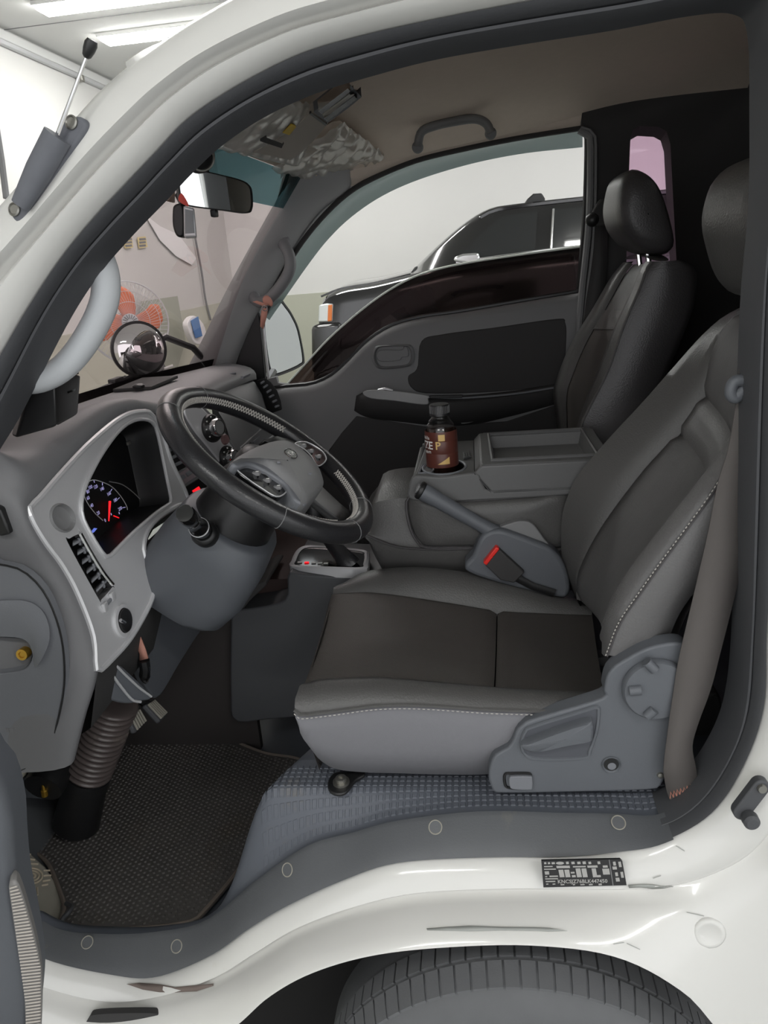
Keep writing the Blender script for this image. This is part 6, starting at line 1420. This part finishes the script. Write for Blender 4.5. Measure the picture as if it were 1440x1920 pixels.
# ================================================================== driver door edge (open, at the lower left)
dd = thing('driver_door', 'edge of the open driver door with ribbed speaker grille at the lower left', 'door', P(20, 1920, Y=.62))
e1 = rs(PL([(-120, 900), (-90, 1150), (-55, 1360), (-30, 1430), (0, 1470), (18, 1540), (22, 1600), (30, 1680), (50, 1780), (60, 1860), (52, 1960)], .66), 40)
e2 = [p + Vector((-.35, -.10, 0)) for p in e1]
MB().grid([[p + Vector((-.01, .05, 0)) for p in e1], [p + Vector((-.002, .012, 0)) for p in e1], e1, [p + Vector((-.006, -.010, 0)) for p in e1], mix(e1, e2, .5), e2]).build('door_card', M['col'], dd, smooth=60)
g_o = PL([(16, 1668), (20, 1654), (28, 1651), (38, 1668), (56, 1725), (70, 1780), (78, 1830), (79, 1880), (74, 1960), (52, 1960), (44, 1860), (32, 1780), (20, 1700)], .645)
sg = MB().prism(rs(g_o, 60, True), (-.01, .02, 0)).build('speaker_grille', mat('speaker_grey', (120, 118, 116), .6), dd, bevel=.004)
for k in range(46):
    y = 1662 + k * 6.0
    xr = 34 + 44 * min(1, max(0, (y - 1662) / 150)) ** .8; xl_ = 18 + 30 * min(1, max(0, (y - 1662) / 220))
    MB().tube([P(xl_ + 1, y + 4, Y=.644), P(xr - 2, y, Y=.644)], .0011, 4).build('grille_rib', mat('speaker_rib', (172, 166, 158), .6) if k == 0 else bpy.data.materials['speaker_rib'], sg)
# ================================================================== front tyre
TC = Vector((P(975, 1900, Y=.9).x, .0, GZ + .33))
ty = thing('front_tyre', 'worn front tyre tucked under the white wheel arch', 'tyre', (TC.x, .95, GZ))
RT = .335; yo, yi = .835, 1.03
prf = [(.20, yo + .01), (.235, yo - .004), (.27, yo - .004), (.296, yo + .002), (.308, yo + .010), (.318, yo + .018), (.324, yo + .034), (.327, yo + .05), (.327, yi - .03), (.315, yi - .01), (.28, yi)]
MB().lathe(prf, TC, (0, 1, 0), seg=120).build('carcass', M['tyre'], ty, smooth=40)
ntb = 84
def tb_block(a0, a1, y0, y1, r0, r1, name):
    vs_ = []
    for a in (a0, a1):
        for y, r in ((y0, r0), (y1, r1)):
            for e in (-.004, .0045):
                vs_.append(TC + Vector((math.cos(a) * (r + e), y, math.sin(a) * (r + e))))
    return vs_
bm_ = None
fcs = [(1, 3, 7, 5), (0, 1, 5, 4), (2, 6, 7, 3), (0, 2, 3, 1), (4, 5, 7, 6)]
for k in range(ntb):
    a0 = 2 * pi * k / ntb; a1 = a0 + 2 * pi / ntb * .86
    if not (.2 < (a0 % (2 * pi)) < pi - .2): continue
    MB().add(tb_block(a0, a1, yo + .016, yo + .052, .316, .327, 'b'), fcs).build('tread_block', M['tyre'], ty, smooth=0)
    MB().add(tb_block(a0 + .02, a1 + .02, yo + .060, yo + .095, .327, .327, 'b'), fcs).build('tread_block', M['tyre'], ty, smooth=0)
# dark wheel house liner following the arch
k0, k1 = int(26.6 * (NS - 1) / 39), int(36.5 * (NS - 1) / 39)
ar = [p + Vector((0, .012, .003)) for p in ret[k0:k1]]
MB().grid([ar, [p + Vector((0, .05, .01)) for p in ar], [p + Vector((0, .27, .01)) for p in ar]]).build('wheel_house', M['trim_dark'], cab, smooth=60)
MB().prism([p + Vector((0, .26, .01)) for p in ar] + [Vector((ar[-1].x - .1, ar[-1].y + .26, -1.5)), Vector((ar[0].x + .1, ar[0].y + .26, -1.5))], (0, .01, 0)).build('wheel_house_wall', M['dark'], cab)
# scuffed paint marks on the skirt
scf = mat('paint_scuff', (150, 152, 148), .5)
def decal(px, off=.0018): return [q + n_ * off for q, n_ in (on_panel(a, b) for a, b in px)]
def strip_decal(name, up, lo_, m_):
    MB().grid([decal(up), decal(lo_)]).build(name, m_, cab, solid=.0006)
strip_decal('paint_scuff', [(1178, 1660), (1200, 1657), (1222, 1657), (1245, 1658), (1262, 1660)], [(1180, 1663), (1200, 1664), (1222, 1664), (1245, 1663), (1260, 1662)], scf)
strip_decal('paint_scuff', [(800, 1742), (840, 1739), (880, 1738), (940, 1737), (1000, 1738), (1030, 1741), (1062, 1745)], [(802, 1744), (840, 1746), (880, 1747), (940, 1747), (1000, 1747), (1030, 1747), (1060, 1747)], scf)
for a_, b_ in (((1268, 1586), (1284, 1594)), ((1288, 1712), (1320, 1718)), ((1150, 1772), (1168, 1768)), ((1176, 1768), (1200, 1778)), ((1225, 1645), (1238, 1640))):
    MB().tube(decal([a_, b_]), .0006, 4).build('paint_scratch', scf, cab)
# dark slot hole in the lower front skirt
MB().prism(cr(PL([(165, 1912), (185, 1902), (285, 1900), (296, 1910), (300, 1935), (160, 1940)], .845), 30, True), (0, .01, 0)).build('skirt_slot', M['trim_dark'], cab)
strip_decal('rust_groove', [(238, 1845), (262, 1843), (300, 1847), (330, 1850), (370, 1851), (402, 1846)], [(240, 1847), (268, 1856), (300, 1860), (330, 1862), (370, 1859), (400, 1850)], mat('rust_dark', (110, 98, 92), .8))
# ================================================================== outer panels beyond the frame (close the cab)
_xl = c_lip[int(20 * (NS - 1) / 39)].x
MB().prism([Vector(p) for p in ((_xl - .03, .90, .30), (.84, .90, .34), (.84, .90, -1.25), (_xl - .02, .90, -1.25))], (0, .02, 0)).build('rear_corner_panel', M['paint'], cab, bevel=.01)
MB().box((.835, 1.57, -.42), (.02, 1.36, 1.66), r=.006).build('rear_skin', M['paint'], cab)
MB().grid([[Vector((x, y, .345 + .14 * max(0, math.sin(pi * (y - .9) / 1.34)) ** .5 + dz)) for y in [.9 + 1.34 * k / 16 for k in range(17)]] for x, dz in ((.46, .0), (.70, 0), (.84, -.02))]).build('roof_rear', M['paint'], cab, solid=.01)
MB().prism([Vector(p) for p in ((-.735, .905, -.20), (-.75, .905, -.4), (-.82, .905, -.7), (-.93, .905, -1.0), (-.98, .905, -1.3), (-1.14, .905, -1.3), (-1.14, .905, -.6), (-.98, .905, -.25))], (0, .02, 0)).build('front_fender', M['paint'], cab, bevel=.008)
MB().grid([[Vector((x, y, z)) for y in (.92, 1.2, 1.57, 1.95, 2.22)] for x, z in ((-.88, -.25), (-1.0, -.29), (-1.12, -.5), (-1.15, -.9), (-1.13, -1.3))]).build('nose_panel', M['paint'], cab, smooth=70, solid=.008)
for o in bpy.data.objects:
    if 'w' in o.keys(): del o['w']
